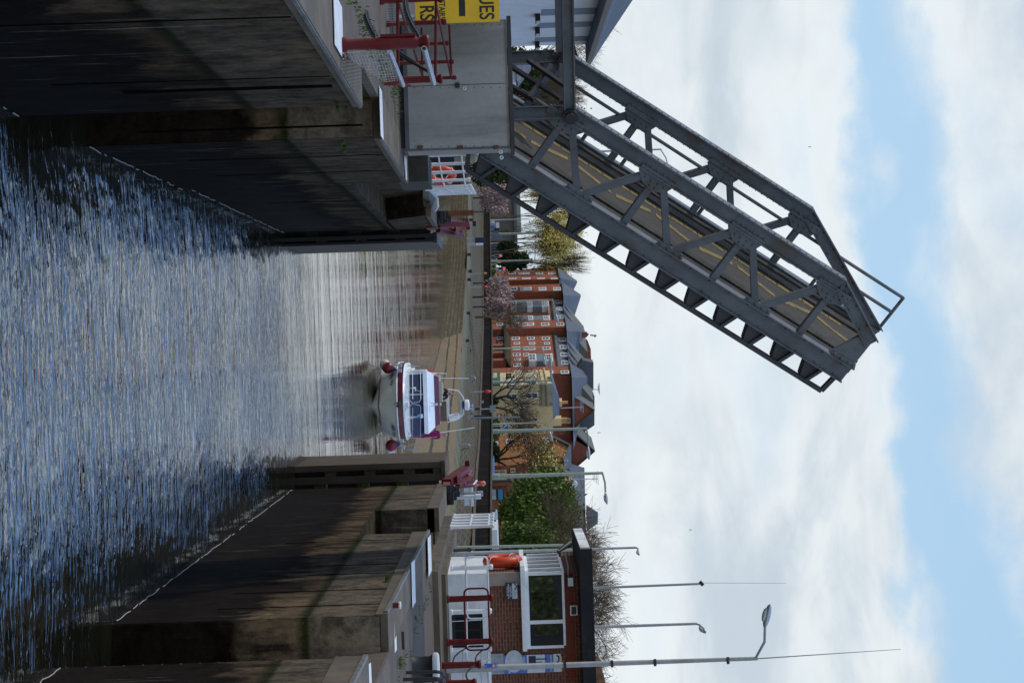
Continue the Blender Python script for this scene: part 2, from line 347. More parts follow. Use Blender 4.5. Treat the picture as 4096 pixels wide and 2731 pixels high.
DECKD = mat('grimy_deck_edge', (.035, .03, .026), .95, .5, 3.5, .6, col2=(.08, .07, .05), amt=.5)
YEL = mat('yellow_road_paint', (.2, .14, .035), .85, .25, 7, .2, col2=(.045, .04, .03), amt=1.)
YSIGN = plain('yellow_sign', (.8, .48, .01), .5)
LAND = mat('rough_ground', (.07, .085, .04), .95, .3, .15, .4, col2=(.1, .09, .06), amt=.6)
SKYB = plain('blue_panel', (.03, .2, .42), .5)
BLUE = plain('blue_sign', (.02, .11, .5), .4)
BLIND = plain('navy_board', (.01, .014, .05), .5)
GREENP = plain('dark_green_paint', (.01, .09, .04), .5)
SHED = mat('blue_grey_sheeting', (.16, .2, .23), .6, .1, 1, .05)
BARK = mat('bark', (.05, .042, .032), .95, .3, 4, .5)
BARKB = mat('brown_twigs', (.11, .075, .045), .95, .3, 1, 0)
LEAFG = mat('spring_green_leaves', (.095, .15, .02), .8, .5, .45, 0, col2=(.15, .17, .03), amt=.5)
LEAFD = mat('dark_leaves', (.025, .045, .012), .85, .4, .35, 0)
LEAFY = mat('yellow_catkins', (.55, .45, .11), .85, .25, .3, 0, col2=(.3, .24, .09), amt=.5)
LEAFB = mat('bronze_buds', (.19, .11, .03), .85, .4, .5, 0, col2=(.12, .11, .03), amt=.5)
BLOSS = mat('pink_blossom', (.46, .33, .31), .85, .3, .8, 0, col2=(.24, .15, .12), amt=.8)
HAIR = plain('brown_hair', (.08, .05, .03), .7)
SKIN = plain('skin', (.5, .27, .2), .6)
def xfm(fr): return fr
# ============================================================= ground, water and lock
struct(MB().poly([(-260, 4, 0), (260, 4, 0), (260, 420, 0), (-260, 420, 0)]).build('water', MT['water']))
XL, XR = -3.17, 4.46
def ztr(y): return 4.40 + .0155*(y-30) if y < 46 else 4.65
lw = MB()
lw.bb(-6, XL, 6, 27.2, -1.5, 4.5).bb(-6, XL-.58, 27.2, 31.6, -1.5, 4.5).bb(-6, XL, 31.6, 40.8, -1.5, 4.5)
lw.bb(-6, -3.25, 40.8, 60.4, -1.5, 3.35).bb(-6, -3.85, 41.0, 60.4, 3.35, 4.5)
lw.pr([(-6, 40.8, 3.3), (-3.25, 44, 3.3), (-3.25, 60.3, 3.3), (-3.25, 60.3, 4.45), (-3.25, 55, 4.45), (-3.85, 52, 4.45), (-6, 52, 4.45)][3:] + [(-6, 60.3, 4.45)], (0, 0, .05))
lw.pr([(-3.25, 55.5, 3.3), (-3.25, 60.4, 3.3), (-3.25, 60.4, 4.5), (-3.25, 53.8, 4.5)], (-1, 0, 0))
MT['lock_bright'] = MT['lock'].copy()  # recess copy of the lock concrete, brightened to offset the shade there
for n_ in MT['lock_bright'].node_tree.nodes:
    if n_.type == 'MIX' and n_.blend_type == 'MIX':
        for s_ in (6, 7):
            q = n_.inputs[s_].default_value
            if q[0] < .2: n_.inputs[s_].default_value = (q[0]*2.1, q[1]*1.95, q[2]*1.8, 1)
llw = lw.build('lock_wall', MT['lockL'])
MB().bb(XL-.579, XL-.012, 31.57, 31.6, -.5, 4.49).build('recess_face', MT['lock_bright'], llw); tag(llw, 'dark concrete lock wall on the left side of the water, below the steel cabinet', 'lock wall')
cp = MB()
for y0, y1, x1 in ((6, 27.2, XL), (31.6, 40.8, XL)): cp.bb(x1-.7, x1+.025, y0, y1, 4.5, 4.63)
cp.bb(XL-1.3, XL-.56, 27.2, 31.6, 4.5, 4.628).bb(-4.6, -3.83, 41.0, 54, 4.5, 4.63).bb(-4.6, -3.22, 54, 60.4, 4.5, 4.63)
cp.build('coping', CONC, llw)
mk = MB()
for y0, y1 in ((6, 27.2), (31.6, 40.8)): mk.beam((XL+.03, y0, 4.6), (XL+.03, y1, 4.6), .03, .04)
mk.build('edge_strip', EDGE, llw)
gr = MB()
for y in (19.6, 24.1, 29.8, 34.6, 37.9, 47): gr.bb(XL-.02 if y < 41 else -3.3, XL+.006 if y < 41 else -3.244, y-.03, y+.03, 1.1, 4.45 if y < 41 else 3.2)
gr.bb(XL-.02, XL+.02, 24.9, 25.05, 1.8, 4.4)
gr.build('joint', JOINT, llw)
def patch(xa, ya, xb, yb, z, dyy):
    a = G(xa, ya, z); b = G(xb, yb, z)
    return [a, b, (b.x, b.y+dyy, z), (a.x, a.y+dyy, z)]
mp = MB()
for xa, y0, y1, dd in ((1338, -40, 178, 1.25), (1522, 345, 543, .75), (1622, 622, 715, .55)):
    a = G(xa, y1, 4.645); b = G(xa-6, y0, 4.645); mp.pr([a, b, (b.x, a.y+dd, 4.645), (a.x, a.y+dd, 4.645)], (0, 0, .006))
mp.build('painted_marking', WSTRIP, llw)
rw = MB()
def seg(mb, x0, x1, y0, y1, zb=-1.5, dz=-.12):
    mb.add([(x0, y0, zb), (x1, y0, zb), (x1, y1, zb), (x0, y1, zb), (x0, y0, ztr(y0)+dz), (x1, y0, ztr(y0)+dz), (x1, y1, ztr(y1)+dz), (x0, y1, ztr(y1)+dz)],
           [(0, 3, 2, 1), (4, 5, 6, 7), (0, 1, 5, 4), (1, 2, 6, 5), (2, 3, 7, 6), (3, 0, 4, 7)])
XN = 4.52
seg(rw, XN, 8, 6, 28.4); seg(rw, XR+.66, 8, 28.4, 32.2); seg(rw, XR, 8, 32.2, 45.6); seg(rw, XR+.95, 8, 45.6, 51.8)
rw.bb(XR, XR+1, 45.6, 51.8, -1.5, 3.0); seg(rw, XR, 8, 51.8, 60.2)
rw.bb(XR+.55, XR+1.1, 47.2, 51.0, 3.0, 4.5)
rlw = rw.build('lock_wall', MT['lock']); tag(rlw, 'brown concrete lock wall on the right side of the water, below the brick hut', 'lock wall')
MB().bb(XR+.012, XR+.659, 32.17, 32.2, -.5, ztr(32)-.13).build('recess_face', MT['lock_bright'], rlw)
cp = MB()
for x, y0, y1 in ((XN, 6, 28.4), (XR+.66, 28.4, 32.2), (XR, 32.2, 45.6), (XR+.95, 45.6, 51.8), (XR, 51.8, 60.2)): seg(cp, x-.025, x+.6, y0, y1, ztr((y0+y1)/2)-.3, 0.)
cp.build('coping', CONC, rlw)
mk = MB()
for x, y0, y1 in ((XN, 6, 28.3), (XR, 32.3, 45.6)): mk.beam((x-.03, y0, ztr(y0)-.03), (x-.03, y1, ztr(y1)-.03), .06, .06)
mk.build('edge_strip', EDGE, rlw)
gr = MB()
for y in (35.6, 33.6, 44.2, 55.2): gr.bb(XR-.006, XR+.02, y-.035, y+.035, 1.5, 4.3)
for y in (39.5, 38.0): gr.bb(XR-.008, XR+.02, y-.02, y+.02, 2.6, 4.3)
gr.build('joint', JOINT, rlw)
mp = MB()
for xa, y0, y1, th in ((1710, 2152, 2305, 12), (1645, 2250, 2430, 13), (1574, 2405, 2610, 15), (1466, 2662, 2760, 16)):
    zz_ = ztr(G(xa, (y0+y1)/2, 4.5).y)+.01
    a = G(xa, y0, zz_); b = G(xa+4, y1, zz_); a2 = G(xa+th, y0-14, zz_); b2 = G(xa+th+4, y1-24, zz_)
    mp.pr([a, b, b2, a2], (0, 0, .006))
mp.build('painted_marking', WSTRIP, rlw)
FOAM = plain('foam', (.45, .45, .42), .8)
for wl_, x_, y0, y1 in ((llw, XL, 12, 27.2), (llw, XL, 31.6, 40.8), (llw, -3.25, 40.8, 60), (rlw, XN, 12, 28.4), (rlw, XR, 32.2, 60)):
    sg_n = 1 if x_ < 0 else -1; P = []; y = y0; mbf = MB()
    while y < y1: P.append(V((x_+sg_n*(.008+.03*rnd.random()**2), y, .012+.02*rnd.random()))); y += .14+.25*rnd.random()
    for a, b in zip(P, P[1:]):
        if rnd.random() < .72: mbf.tube(a, b, .008, .007, 5)
    mbf.build('foam_line', FOAM, wl_)
# weeds growing from the walls
def tuft(mb, c, r, n, h=.3, face=None):
    for i in range(n):
        a = rnd.random()*6.283; q = r*math.sqrt(rnd.random()); b_ = V(c)+V((math.cos(a)*q, math.sin(a)*q*1.3, (rnd.random()-.5)*r*.3))
        d = V((rnd.gauss(0, .5), rnd.gauss(0, .5), 1)).normalized()*h*(.5+rnd.random()*.7); s_ = V((rnd.gauss(0, 1), rnd.gauss(0, 1), 0)).normalized()*.01*(1+2*h)
        mb.poly([b_-s_, b_+s_, b_+d*.6+s_*.8, b_+d, b_+d*.6-s_*.8])
def weeds(label, spots, group=None):
    mb = MB()
    for c, r, n, h in spots: tuft(mb, c, r, n, h)
    o = mb.build('weed_clump', GRASSM); tag(o, label, 'weeds', group or 'weeds on the lock walls'); return o
weeds('green weeds hanging from the left wall notch under the cabinet', [((XL+.03, 32.1, 3.95), .16, 90, .09)])
weeds('small weeds beside the metal strip on the left wall just before the notch', [((XL+.03, 26.8, 4.3), .08, 50, .08)])
weeds('weed cushion high on the right lock wall face below the white markings', [((XR-.02, 36.6, 4.15), .1, 60, .09)])
weeds('dandelion tuft flowering beside the white strip on the right quay', [((5.55, 34.2, ztr(34)+.02), .1, 60, .07)])
gl = MB()
for k in range(60):
    y = 14+k*.42; x = XL-1.0-rnd.random()*.45
    tuft(gl, (x, y, 4.64), .2, 16, .06)
o = gl.build('grass', GRASSM); tag(o, 'strip of grass along the left quay paving', 'grass'); o['kind'] = 'stuff'
gl = MB()
for k in range(46):
    y = 28+k*.42
    if rnd.random() < .6: tuft(gl, (6.0+rnd.gauss(0, .12)-.03*(y-30), y, ztr(y)+.01), .1, 10, .05)
o = gl.build('grass', GRASSM); tag(o, 'grass growing in the joints of the right quay paving', 'grass'); o['kind'] = 'stuff'
# quays
q = MB(); q.bb(-90, XL-.69, 6, 41, 3.9, 4.626); q.bb(-90, -4.59, 41, 60.3, 3.9, 4.626); struct(q.build('pavement', PAVE))
q = MB(); q.pr([(5.05, 6, ztr(6)-.01), (5.05, 46.0, ztr(46)-.01), (90, 46.0, ztr(46)-.01), (90, 6, ztr(6)-.01)], (0, 0, -.4)); struct(q.build('pavement', PAVE))
q = MB(); q.bb(5.4, 90, 46.0, 60.1, 4.0, 4.78); struct(q.build('pavement', CONC))
q = MB(); q.bb(5.75, 90, 48.3, 60.1, 4.78, 4.88); struct(q.build('kerb', CONC))
gj = MB()
for x in (6.9, 8.6, 10.4, 12.2): gj.bb(x-.02, x+.02, 20, 45.9, ztr(30), ztr(30)+.001)
# basin quay on the far side
EB = [(1832, 500), (1819, 787), (1806, 1057), (1765, 1358), (1755, 1391), (1690, 1610), (1622, 1850), (1560, 2060)]
ET = [(1884, 500), (1874, 787), (1868, 1057), (1849, 1330), (1847, 1404), (1834, 1610), (1817, 1850), (1790, 2150)]
PB = [G(x, y, 0) for x, y in EB]; PT = [G(x, y, 2.1) for x, y in ET]
PB = [V((-170, 345, -.2))]+[V((p.x, p.y, -.2)) for p in PB]+[V((60, 70, -.2))]; PT = [V((-170, 347, 2.1))]+PT+[V((70, 80, 2.1))]
stone = MB().loft([[PB[i], PT[i]] for i in range(0, 5)], caps=False)
o = stone.build('quay_wall', STONE); tag(o, 'rough stone block quay wall along the far side of the basin', 'quay wall')
slip = MB().loft([[PB[i], PT[i]] for i in range(4, len(PB))], caps=False)
o = slip.build('concrete_slipway', SLIP); tag(o, 'sloping brown concrete slipway wall beside the boat, divided into bays', 'slipway')
WTop = [(1957, 500), (1959, 850), (1961, 1000), (1967, 1300), (1967, 1550), (1967, 1750), (1964, 1877), (1962, 2018), (1962, 2200)]
def wallpt(x, y):
    p = G(x, y, 5.0); return p
PW = [wallpt(x, y) for x, y in WTop]; PW = [V((PW[0].x-150, PW[0].y+60, 5))]+PW+[V((PW[-1].x+60, PW[-1].y-50, 5))]
def zset(p, z): return V((p.x, p.y, z))
def lerp(a, b, t): return a+(b-a)*t
def near(PL, i, n): 
    t = i/(n-1)*(len(PL)-1); k = min(int(t), len(PL)-2); return lerp(PL[k], PL[k+1], t-k)
NN = 24
ta = [near(PT, i, NN) for i in range(NN)]; tb = [zset(near(PW, i, NN), 3.46) for i in range(NN)]
QE = mat('lichen_quay_edge', (.12, .105, .07), .95, .3, .4, .4, col2=(.07, .075, .035), amt=.8)
QG = mat('quay_grass', (.08, .09, .025), .95, .4, .5, .6, col2=(.1, .09, .05), amt=.6)
for nm, m_, a_1, a_2 in (('quay_edge', QE, 0, .16), ('grass_verge', QG, .16, .24), ('cobbled_quay', COBB, .24, 1.)):
    struct(MB().loft([[lerp(a, b, a_1), lerp(a, b, a_2)] for a, b in zip(ta, tb)], caps=False).build(nm, m_))
bw = MB().loft([[zset(p, 3.3), zset(p, 4.98), p+V((0, .4, -.02)), p+V((0, .4, -2))] for p in PW], close=True)
o = bw.build('retaining_wall', DWALL); tag(o, 'long black retaining wall behind the cobbled quay', 'wall')
cpw = MB()
for a, b in zip(PW, PW[1:]): cpw.beam(a+V((0, 0, .05)), b+V((0, 0, .05)), .35, .16)
cpw.build('coping', CONCD, o)
kb = MB()
for a, b in zip(PW, PW[1:]): kb.beam(zset(a, 3.6)-V((.0, .5, 0)), zset(b, 3.6)-V((0, .5, 0)), .5, .22)
kb.build('kerb', CONC, o)
gp = [zset(p, 3.7)+V((0, .2, 0)) for p in PW]
g = MB().poly(gp+[V((1500, 60, 3.7)), V((1500, 3000, 3.7)), V((-1500, 3000, 3.7)), V((-1500, 400, 3.7))]); struct(g.build('ground', LAND))
rd = MB().loft([[zset(p, 3.71)+V((0, 4, .0)), zset(p, 3.71)+V((0, 16, 0.))] for p in PW], caps=False); struct(rd.build('road', ASPH))
g = MB().pr([(-9, 60.4, 4.6), (-14, 150, 4.6), (-31, 345, 4.6), (-200, 345, 4.6), (-200, 60.4, 4.6)], (0, 0, -5)); struct(g.build('ground', LAND))
def DW(y):      # distance of the black wall seen at image row y
    for (xa, ya), (xb, yb) in zip(WTop, WTop[1:]):
        if y <= yb or (xb, yb) == WTop[-1]: t = (y-ya)/(yb-ya); return G(xa+(xb-xa)*t, y, 5.0).y
# ============================================================= bascule bridge leaf
k2 = 2.0
LO = V((-1.6008, 20, .3179))*k2+V((0, 0, EYE)); YA, EL = .4143, .9546
ld = V((math.cos(EL)*math.cos(YA), math.cos(EL)*math.sin(YA), math.sin(EL))); lh = V((-math.sin(EL)*math.cos(YA), -math.sin(EL)*math.sin(YA), math.cos(EL))); lwv = V((-math.sin(YA), math.cos(YA), 0))
PN, HT, WD = 1.1134, 1.5044, 3.9957
def LP(s, h, w_=0.): return LO+ld*s+lh*h+lwv*w_
br = thing('bascule_bridge', (LO.x, LO.y, 4.6), 'raised grey steel truss bridge leaf with riveted girders and road deck tilted over the lock', 'bridge')
def rivets(mb, pts, w_, r=.022):
    for s, h in pts: mb.ball(LP(s, h, w_), r, 6, 4)
def chord(name, a, b, w_, hh, wd=.26, fl=.03, mt=STEEL):
    mb = MB(); (s0, h0), (s1, h1) = a, b
    A_, B_ = LP(s0, h0, w_), LP(s1, h1, w_); D_ = (B_-A_).normalized(); U_ = (lh-D_*D_.dot(lh)).normalized(); Wd = lwv
    mb.beam(A_, B_, .06 if name != 'bottom_chord' else .1, hh, Wd)
    for sg in (-1, 1): mb.beam(A_+U_*(sg*hh/2), B_+U_*(sg*hh/2), wd, fl, Wd)
    n = int((B_-A_).length/.16)
    for i in range(n):
        p = lerp(A_, B_, (i+.5)/n)
        if name == 'top_chord':
            mb.ball(p+U_*(hh/2+.02)-Wd*.08, .02, 5, 3); mb.ball(p-U_*(hh/2+.02)-Wd*.08, .02, 5, 3)
        elif i % 3 == 0: mb.ball(p-U_*(hh/2-.05)-Wd*.055, .024, 5, 3); mb.ball(p+U_*(hh/2-.05)-Wd*.055, .024, 5, 3)
    return mb.build(name, mt, br)
kn, kf, en, ef = 6.756, 6.69, 8.056, 9.71
chord('bottom_chord', (-1.0, 0), (en, 0), 0, .37); chord('top_chord', (0, HT), (kn, HT+.03), 0, .30)
chord('bottom_chord', (-1.0, 0), (ef, 0), WD, .37); chord('top_chord', (0, HT), (kf, HT+.06), WD, .30)
chord('end_raker', (kn-.02, HT+.03), (en+.02, .84), 0, .26); chord('end_raker', (kf-.02, HT+.06), (ef, .12), WD, .26)
MB().pr([LP(en-.62, .18, -.05), LP(en, .18, -.05), LP(en, .86, -.05), LP(en-.3, .86, -.05)], lwv*.1).build('end_plate', STEEL, br)
for w_, off in ((0, -1), (WD, -1)):
    for kk in range(4):
        s = 2*kk*PN
        for q_, nm in ((0, 'post'), (-PN, 'diagonal'), (PN, 'diagonal')):
            if q_ < 0 and kk == 0: continue
            b0 = LP(s+q_, .16, w_+off*.03); t0 = LP(s+q_*.12, HT-.12, w_+off*.03)
            mb = MB(); mb.beam(b0, t0, .14, .03, None if False else (t0-b0).cross(lwv))
            sd_ = ((t0-b0).cross(lwv)).normalized()
            mb.beam(b0+lwv*.05+sd_*.065, t0+lwv*.05+sd_*.065, .02, .12, sd_)
            if kk == 3 and q_ > 0: continue
            mb.build(nm, STEEL, br)
        g_ = MB(); g_.pr([LP(s-.42, HT-.05, w_-.085), LP(s+.42, HT-.05, w_-.085), LP(s+.3, HT-.34, w_-.085), LP(s+.06, HT-.42, w_-.085), LP(s-.2, HT-.38, w_-.085), LP(s-.42, HT-.2, w_-.085)], lwv*.04)
        rivets(g_, [(s+a, HT+b) for a in (-.35, -.22, -.08, .08, .22, .35) for b in (-.02, -.13)]+[(s+a, HT-.25) for a in (-.22, -.08, .08, .22)]+[(s-.05, HT-.35), (s+.08, HT-.35)], w_-.1)
        g_.build('gusset', STEEL, br)
        if w_ == 0 and kk < 4:
            g_ = MB(); s2 = s+PN
            g_.pr([LP(s2-.34, .16, -.07), LP(s2+.34, .16, -.07), LP(s2+.28, .3, -.07), LP(s2-.28, .3, -.07)], lwv*.04)
            rivets(g_, [(s2+a, .24) for a in (-.25, -.08, .1, .25)], -.085); g_.build('gusset', STEEL, br)
b0, t0 = LP(7*PN-.1, .2, -.03), LP(en-.3, .5, -.03); MB().beam(b0, t0, .13, .03, (t0-b0).cross(lwv)).build('diagonal', STEEL, br)
# deck, edges, markings
dk = MB().pr([LP(-1.2, .1, .15), LP(en+.1, .1, .15), LP(ef-.05, .1, WD+.2), LP(-1.2, .1, WD+.2)], lh*-.12); dk.build('road_deck', DECK, br)
for w0, w1 in ((.16, .55), (.75, 1.05), (3.0, 3.35), (3.6, WD+.19)):
    e_s = en+.1+(ef-en-.15)*(w0/WD); MB().pr([LP(-1.1, .1, w0), LP(e_s-.02, .1, w0), LP(e_s+.05, .1, w1), LP(-1.1, .1, w1)], lh*.05).build('wheel_guard', DECKD, br)
ym = MB()
for i in range(26):
    s0 = -.9+i*.36; ym.pr([LP(s0, .105, 2.72+rnd.gauss(0, .02)), LP(s0+.33, .105, 2.72), LP(s0+.33, .105, 2.9), LP(s0, .105, 2.91)], lh*.006)
for i in range(9):
    s0 = -1.0+i*1.08; sg = 1 if i % 2 else -1
    ym.pr([LP(s0, .105, 1.95-sg*.22), LP(s0+.95, .105, 1.95+sg*.22), LP(s0+.95, .105, 2.17+sg*.22), LP(s0, .105, 2.17-sg*.22)], lh*.006)
ym.build('yellow_marking', YEL, br)
rb = MB(); rb.beam(LP(-1.05, -.6, -.02), LP(7.85, -.6, -.02), .1, .09, lwv); rb.beam(LP(-1.05, -.6, -.02), LP(-1.25, -.2, .1), .1, .09, lwv); rb.beam(LP(7.85, -.6, -.02), LP(7.95, -.15, .1), .1, .09, lwv)
rb.build('lower_rail', STEELD, br)
for i in range(12):
    s = -1.0+i*.74; mb = MB(); mb.pr([LP(s, -.17, .02), LP(s+.46, -.17, .02), LP(s+.26, -.6, -.02), LP(s+.14, -.6, -.02)], lwv*.3); mb.beam(LP(s+.45, -.16, .0), LP(s+.27, -.6, -.03), .1, .07, lwv)
    mb.build('bracket', STEELD, br)
cr = MB()
for i in range(12):
    s = -.8+i*.74; cr.beam(LP(s+.25, -.12, .1), LP(s+.25, -.12, WD), .1, .24, ld)
cr.build('cross_girder', STEELD, br)
rl = MB(); rl.tube(LP(-.3, 1.12, WD+.02), LP(ef, 1.12, WD+.02), .04); rl.tube(LP(-.3, .4, WD+.02), LP(7.0, .4, WD+.02), .04); rl.tube(LP(6.9, .7, WD+.02), LP(ef, .7, WD+.02), .04); rl.tube(LP(ef, .1, WD+.02), LP(ef, 1.14, WD+.02), .04)
for kk in range(9): rl.tube(LP(.4+kk*1.05, .1, WD+.02), LP(.4+kk*1.05, .42, WD+.02), .045)
rl.build('railing', STEEL, br)
# tail frame, link arms, portal bracing
T0, T0f = LP(0, HT, 0), LP(0, HT, WD)
for nm, T in (('tail_post', T0), ('tail_post', T0f)):
    mb = MB(); P0 = V((T.x, T.y, 4.64)); mb.beam(P0, T, .2, .14, (1, 0, 0))
    for sg in (-1, 1): mb.beam(P0+V((sg*.12, 0, 0)), T+V((sg*.12, 0, -.15)), .03, .3, (1, 0, 0))
    for i in range(14): mb.ball(P0+V((-.05, -.13, 2.0+i*.13)), .018, 5, 3)
    mb.build(nm, STEEL, br)
hx = V((-math.cos(YA), -math.sin(YA), 0))
for T, dz_ in ((T0, -.02), (T0f, 0.)):
    mb = MB(); E_ = T+hx*7.5+V((0, 0, dz_)); mb.beam(T-hx*.15-lwv*.16, E_-lwv*.16, .05, .24, lwv); mb.beam(T-lwv*.2+V((0, 0, .1)), E_-lwv*.2+V((0, 0, .1)), .12, .03, lwv); mb.beam(T-lwv*.2-V((0, 0, .1)), E_-lwv*.2-V((0, 0, .1)), .12, .03, lwv)
    for i in range(10): mb.ball(T+hx*(.6+i*.75)-lwv*.2+V((0, 0, .05)), .02, 5, 3)
    mb.build('link_arm', STEEL, br)
    MB().lathe(T-lwv*.34, [(.001, -.05), (.1, -.05), (.1, .02), (.15, .02), (.15, .12), (.001, .12)], 16, (lh, ld, lwv)).build('pin', BLACK, br)
pb = MB()
for a, b in (((2042, 266), (2262, 408)), ((2110, 240), (2262, 345)), ((2205, 262), (2118, 392)), ((2042, 345), (2140, 402)), ((2245, 260), (2245, 410))):
    pb.beam(W(*a, 42.2), W(*b, 41.6), .1, .08)
pb.build('portal_bracing', STEELD, br)
# ============================================================= steel cabinet under the bridge
cf = Fr(W(1600, 85, 38.08), W(1600, 602, 38.0)); u0 = cf.uz(1800, 85)[0]; u1 = cf.uz(1800, 598)[0]; uj = cf.uz(1800, 342)[0]
zb = cf.uz(1612, 400)[1]; zt = cf.uz(2043, 350)[1]
cab = thing('steel_cabinet', cf.at(u1/2, -.4, 4.63), 'large grey sheet metal cabinet with two doors standing on the left quay under the bridge', 'cabinet')
MB().fb(cf, u0, u1, -.8, -.02, zb+.05, zt-.05).build('body', CLAD, cab)
MB().fb(cf, u0+.03, uj-.008, -.02, .02, zb+.1, zt-.1).build('door', CLAD, cab); MB().fb(cf, uj+.008, u1-.03, -.02, .02, zb+.1, zt-.1).build('door', CLAD, cab)
MB().fb(cf, u0-.05, u1+.04, -.85, .07, zt-.04, zt+.04).build('roof', STEELD, cab)
MB().fb(cf, u1-.028, u1+.01, -.06, .03, zb, zt-.06).build('corner_angle', STEEL, cab)
MB().fb(cf, u0, u1, -.02, .045, zb+.02, zb+.1).build('base_angle', STEEL, cab); MB().fb(cf, u0+.05, u1-.05, -1.2, -.06, 4.5, zb+.05).build('plinth', BLACK, cab)
rust = mat('rusty_hinge', (.12, .055, .03), .9, .3, 10, .5)
for xx in (1680, 1842, 1984): u, z = cf.uz(xx, 594); MB().fb(cf, u-.05, u+.02, .02, .06, z-.05, z+.05).build('hinge', rust, cab)
for xx in range(1625, 2040, 34):
    for yy in (100, 352, 586): u, z = cf.uz(xx, yy); MB().ball(cf.at(u, .02, z), .011, 6, 4).build('bolt', rust, cab)
u, z = cf.uz(1832, 342); MB().fb(cf, u-.04, u+.05, .02, .07, z-.05, z+.03).build('latch', BLACK, cab)
for xx, yy in ((1858, 356), (2003, 610), (2006, 632)):
    u, z = cf.uz(xx, yy); MB().torus(cf.at(u, .06, z), .028, .01, cf.X, cf.Z, 14, 6).build('round_label', WHITE, cab)
# concrete block beside the cabinet
u, z = cf.uz(1712, 620); b0 = W(1626, 672, 41.2)
tag(MB().bb(W(1660, 612, 41.2).x, W(1660, 727, 41.2).x, 41.2, 43.6, 4.4, W(1712, 670, 41.2).z).build('concrete_block', CONCD), 'stained concrete block right of the steel cabinet', 'concrete block')
# yellow notice board
sf = Fr(W(1800, -300, 36.9), W(1800, 92, 36.4)); ub = sf.uz(1800, 92)[0]; za = sf.uz(1661, 40)[1]; zc = sf.uz(1998, 40)[1]
sg_ = thing('notice_board', sf.at(ub-1, 0, 4.63), 'bright yellow notice board with big black letters cut by the left edge of the view', 'sign')
MB().fb(sf, ub-2.1, ub, -.03, 0, za, zc).build('panel', YSIGN, sg_); MB().fb(sf, ub-1.9, ub-1.8, -.1, -.03, 4.6, zc-.1).fb(sf, ub-.2, ub-.14, -.1, -.03, 4.6, zc-.1).build('post', GALV, sg_)
def st(s_, x, size, b=0., sx=1., yy=82): u_, z_ = sf.uz(x, yy); return text(None, 'lettering', s_, sf.at(u_, .004, z_), sf.X, sf.Z, size, BLACK, sg_, 'RIGHT', b, 0, sx)
st('BARBEQUES', 1945, .38, .004, .8, 80); st('RS', 1706, .36, .006, .8, 84); st('STAIRS', 1768, .16, .002, .8, 80)
r_ = sf.rect(1834, -120, 1859, 66); MB().fb(sf, r_[0], r_[1], .001, .006, r_[2], r_[3]).build('bar', BLACK, sg_)
# ============================================================= left bank: maroon post, safety rails, chains
def post_lathe(mb, base_, h, r, flare=1.25, cap=True):
    prof = [(r*flare*1.15, 0), (r*flare*1.15, .05), (r*1.08, .08), (r, h*.5), (r*.92, h-.12)]
    if cap: prof += [(r*.92, h-.1), (r*1.35, h-.05), (r*1.4, h-.02), (r*1.1, h)]
    mb.lathe(base_, prof, 16)
def chain(mb, a, b, sag, r=.028, n=26):
    a, b = V(a), V(b); pr_ = None
    for i in range(n+1):
        t = i/n; p = lerp(a, b, t)-V((0, 0, sag*4*t*(1-t)))
        if pr_ is not None:
            d = (p-pr_).normalized(); s_ = d.cross(V((0, 0, 1))).normalized(); u_ = s_.cross(d) if i % 2 else s_
            mb.torus((p+pr_)/2, (p-pr_).length*.6, r*.3, d, u_, 10, 5, .42)
        pr_ = p
b0 = G(1366, 180, 4.64)
bp = thing('mooring_post', b0, 'thick maroon iron post with two cut grey tubes on the left lock edge', 'post')
mb = MB(); h_ = W(1716, 170, b0.y).z-4.64; mb.lathe(b0, [(.09, 0), (.09, .04), (.066, .08), (.07, h_*.42), (.078, h_*.42), (.076, h_*.85), (.06, h_*.87), (.06, h_-.1), (.085, h_-.07), (.09, h_-.02), (.075, h_)], 20); mb.build('post', RED, bp, True)
c0 = b0+V((.07, -.05, -.02)); MB().lathe(c0, [(.035, -.04), (.035, .05), (.055, .05), (.055, .09), (.03, .09)], 14, (V((0, 1, 0)), V((0, 0, 1)), V((1, 0, 0)))).build('side_pipe', RED, bp, True)
mb = MB(); mb.bb(b0.x-.1, b0.x-.065, b0.y-.06, b0.y+.06, 4.64+h_*.45, 4.64+h_*.85); mb.build('bracket', RED, bp)
for nm, (xa, ya), (xb, yb), da, db, r in (('cut_tube', (1557, 206), (1612, 342), b0.y, b0.y+2.4, .03), ('cut_tube', (1696, 195), (1735, 334), b0.y-.1, b0.y+2.4, .034)):
    MB().tube(W(xa, ya, da), W(xb, yb, db), r, r, 12).build(nm, GALV, bp, True)
MB().lathe(W(1696, 195, b0.y-.1), [(.024, -.005), (.024, .002)], 12, (V((0, 0, 1)), V((1, 0, 0)), V((0, -1, 0)))).build('tube_mouth', BLACK, bp)
mr = thing('safety_railing', G(1500, 330, 4.64), 'maroon post and rail safety railing in front of the grey cabinet', 'railing')
D1, D2 = 32.4, 36.6
pts = {'a': (1588, 22, D1-1.), 'b': (1588, 268, D1)}
mb = MB(); mb.tube(W(1590, -40, D1), W(1592, 272, D1), .026, .026, 10); mb.tube(W(1744, -40, D1), W(1742, 305, D1), .024, .024, 10); mb.build('rail', RED, mr, True)
mb = MB(); mb.path([W(1598, 20, D1-.4), W(1622, 100, 34), W(1690, 305, D2)], .02); mb.path([W(1746, 22, D1-.4), W(1775, 170, 34.6), W(1805, 312, D2)], .02); mb.build('handrail', RED, mr, True)
mb = MB(); mb.tube(W(1686, 112, D2), W(1690, 305, D2), .02); mb.tube(W(1797, 102, D2), W(1806, 300, D2), .02); mb.build('rail', RED, mr, True)
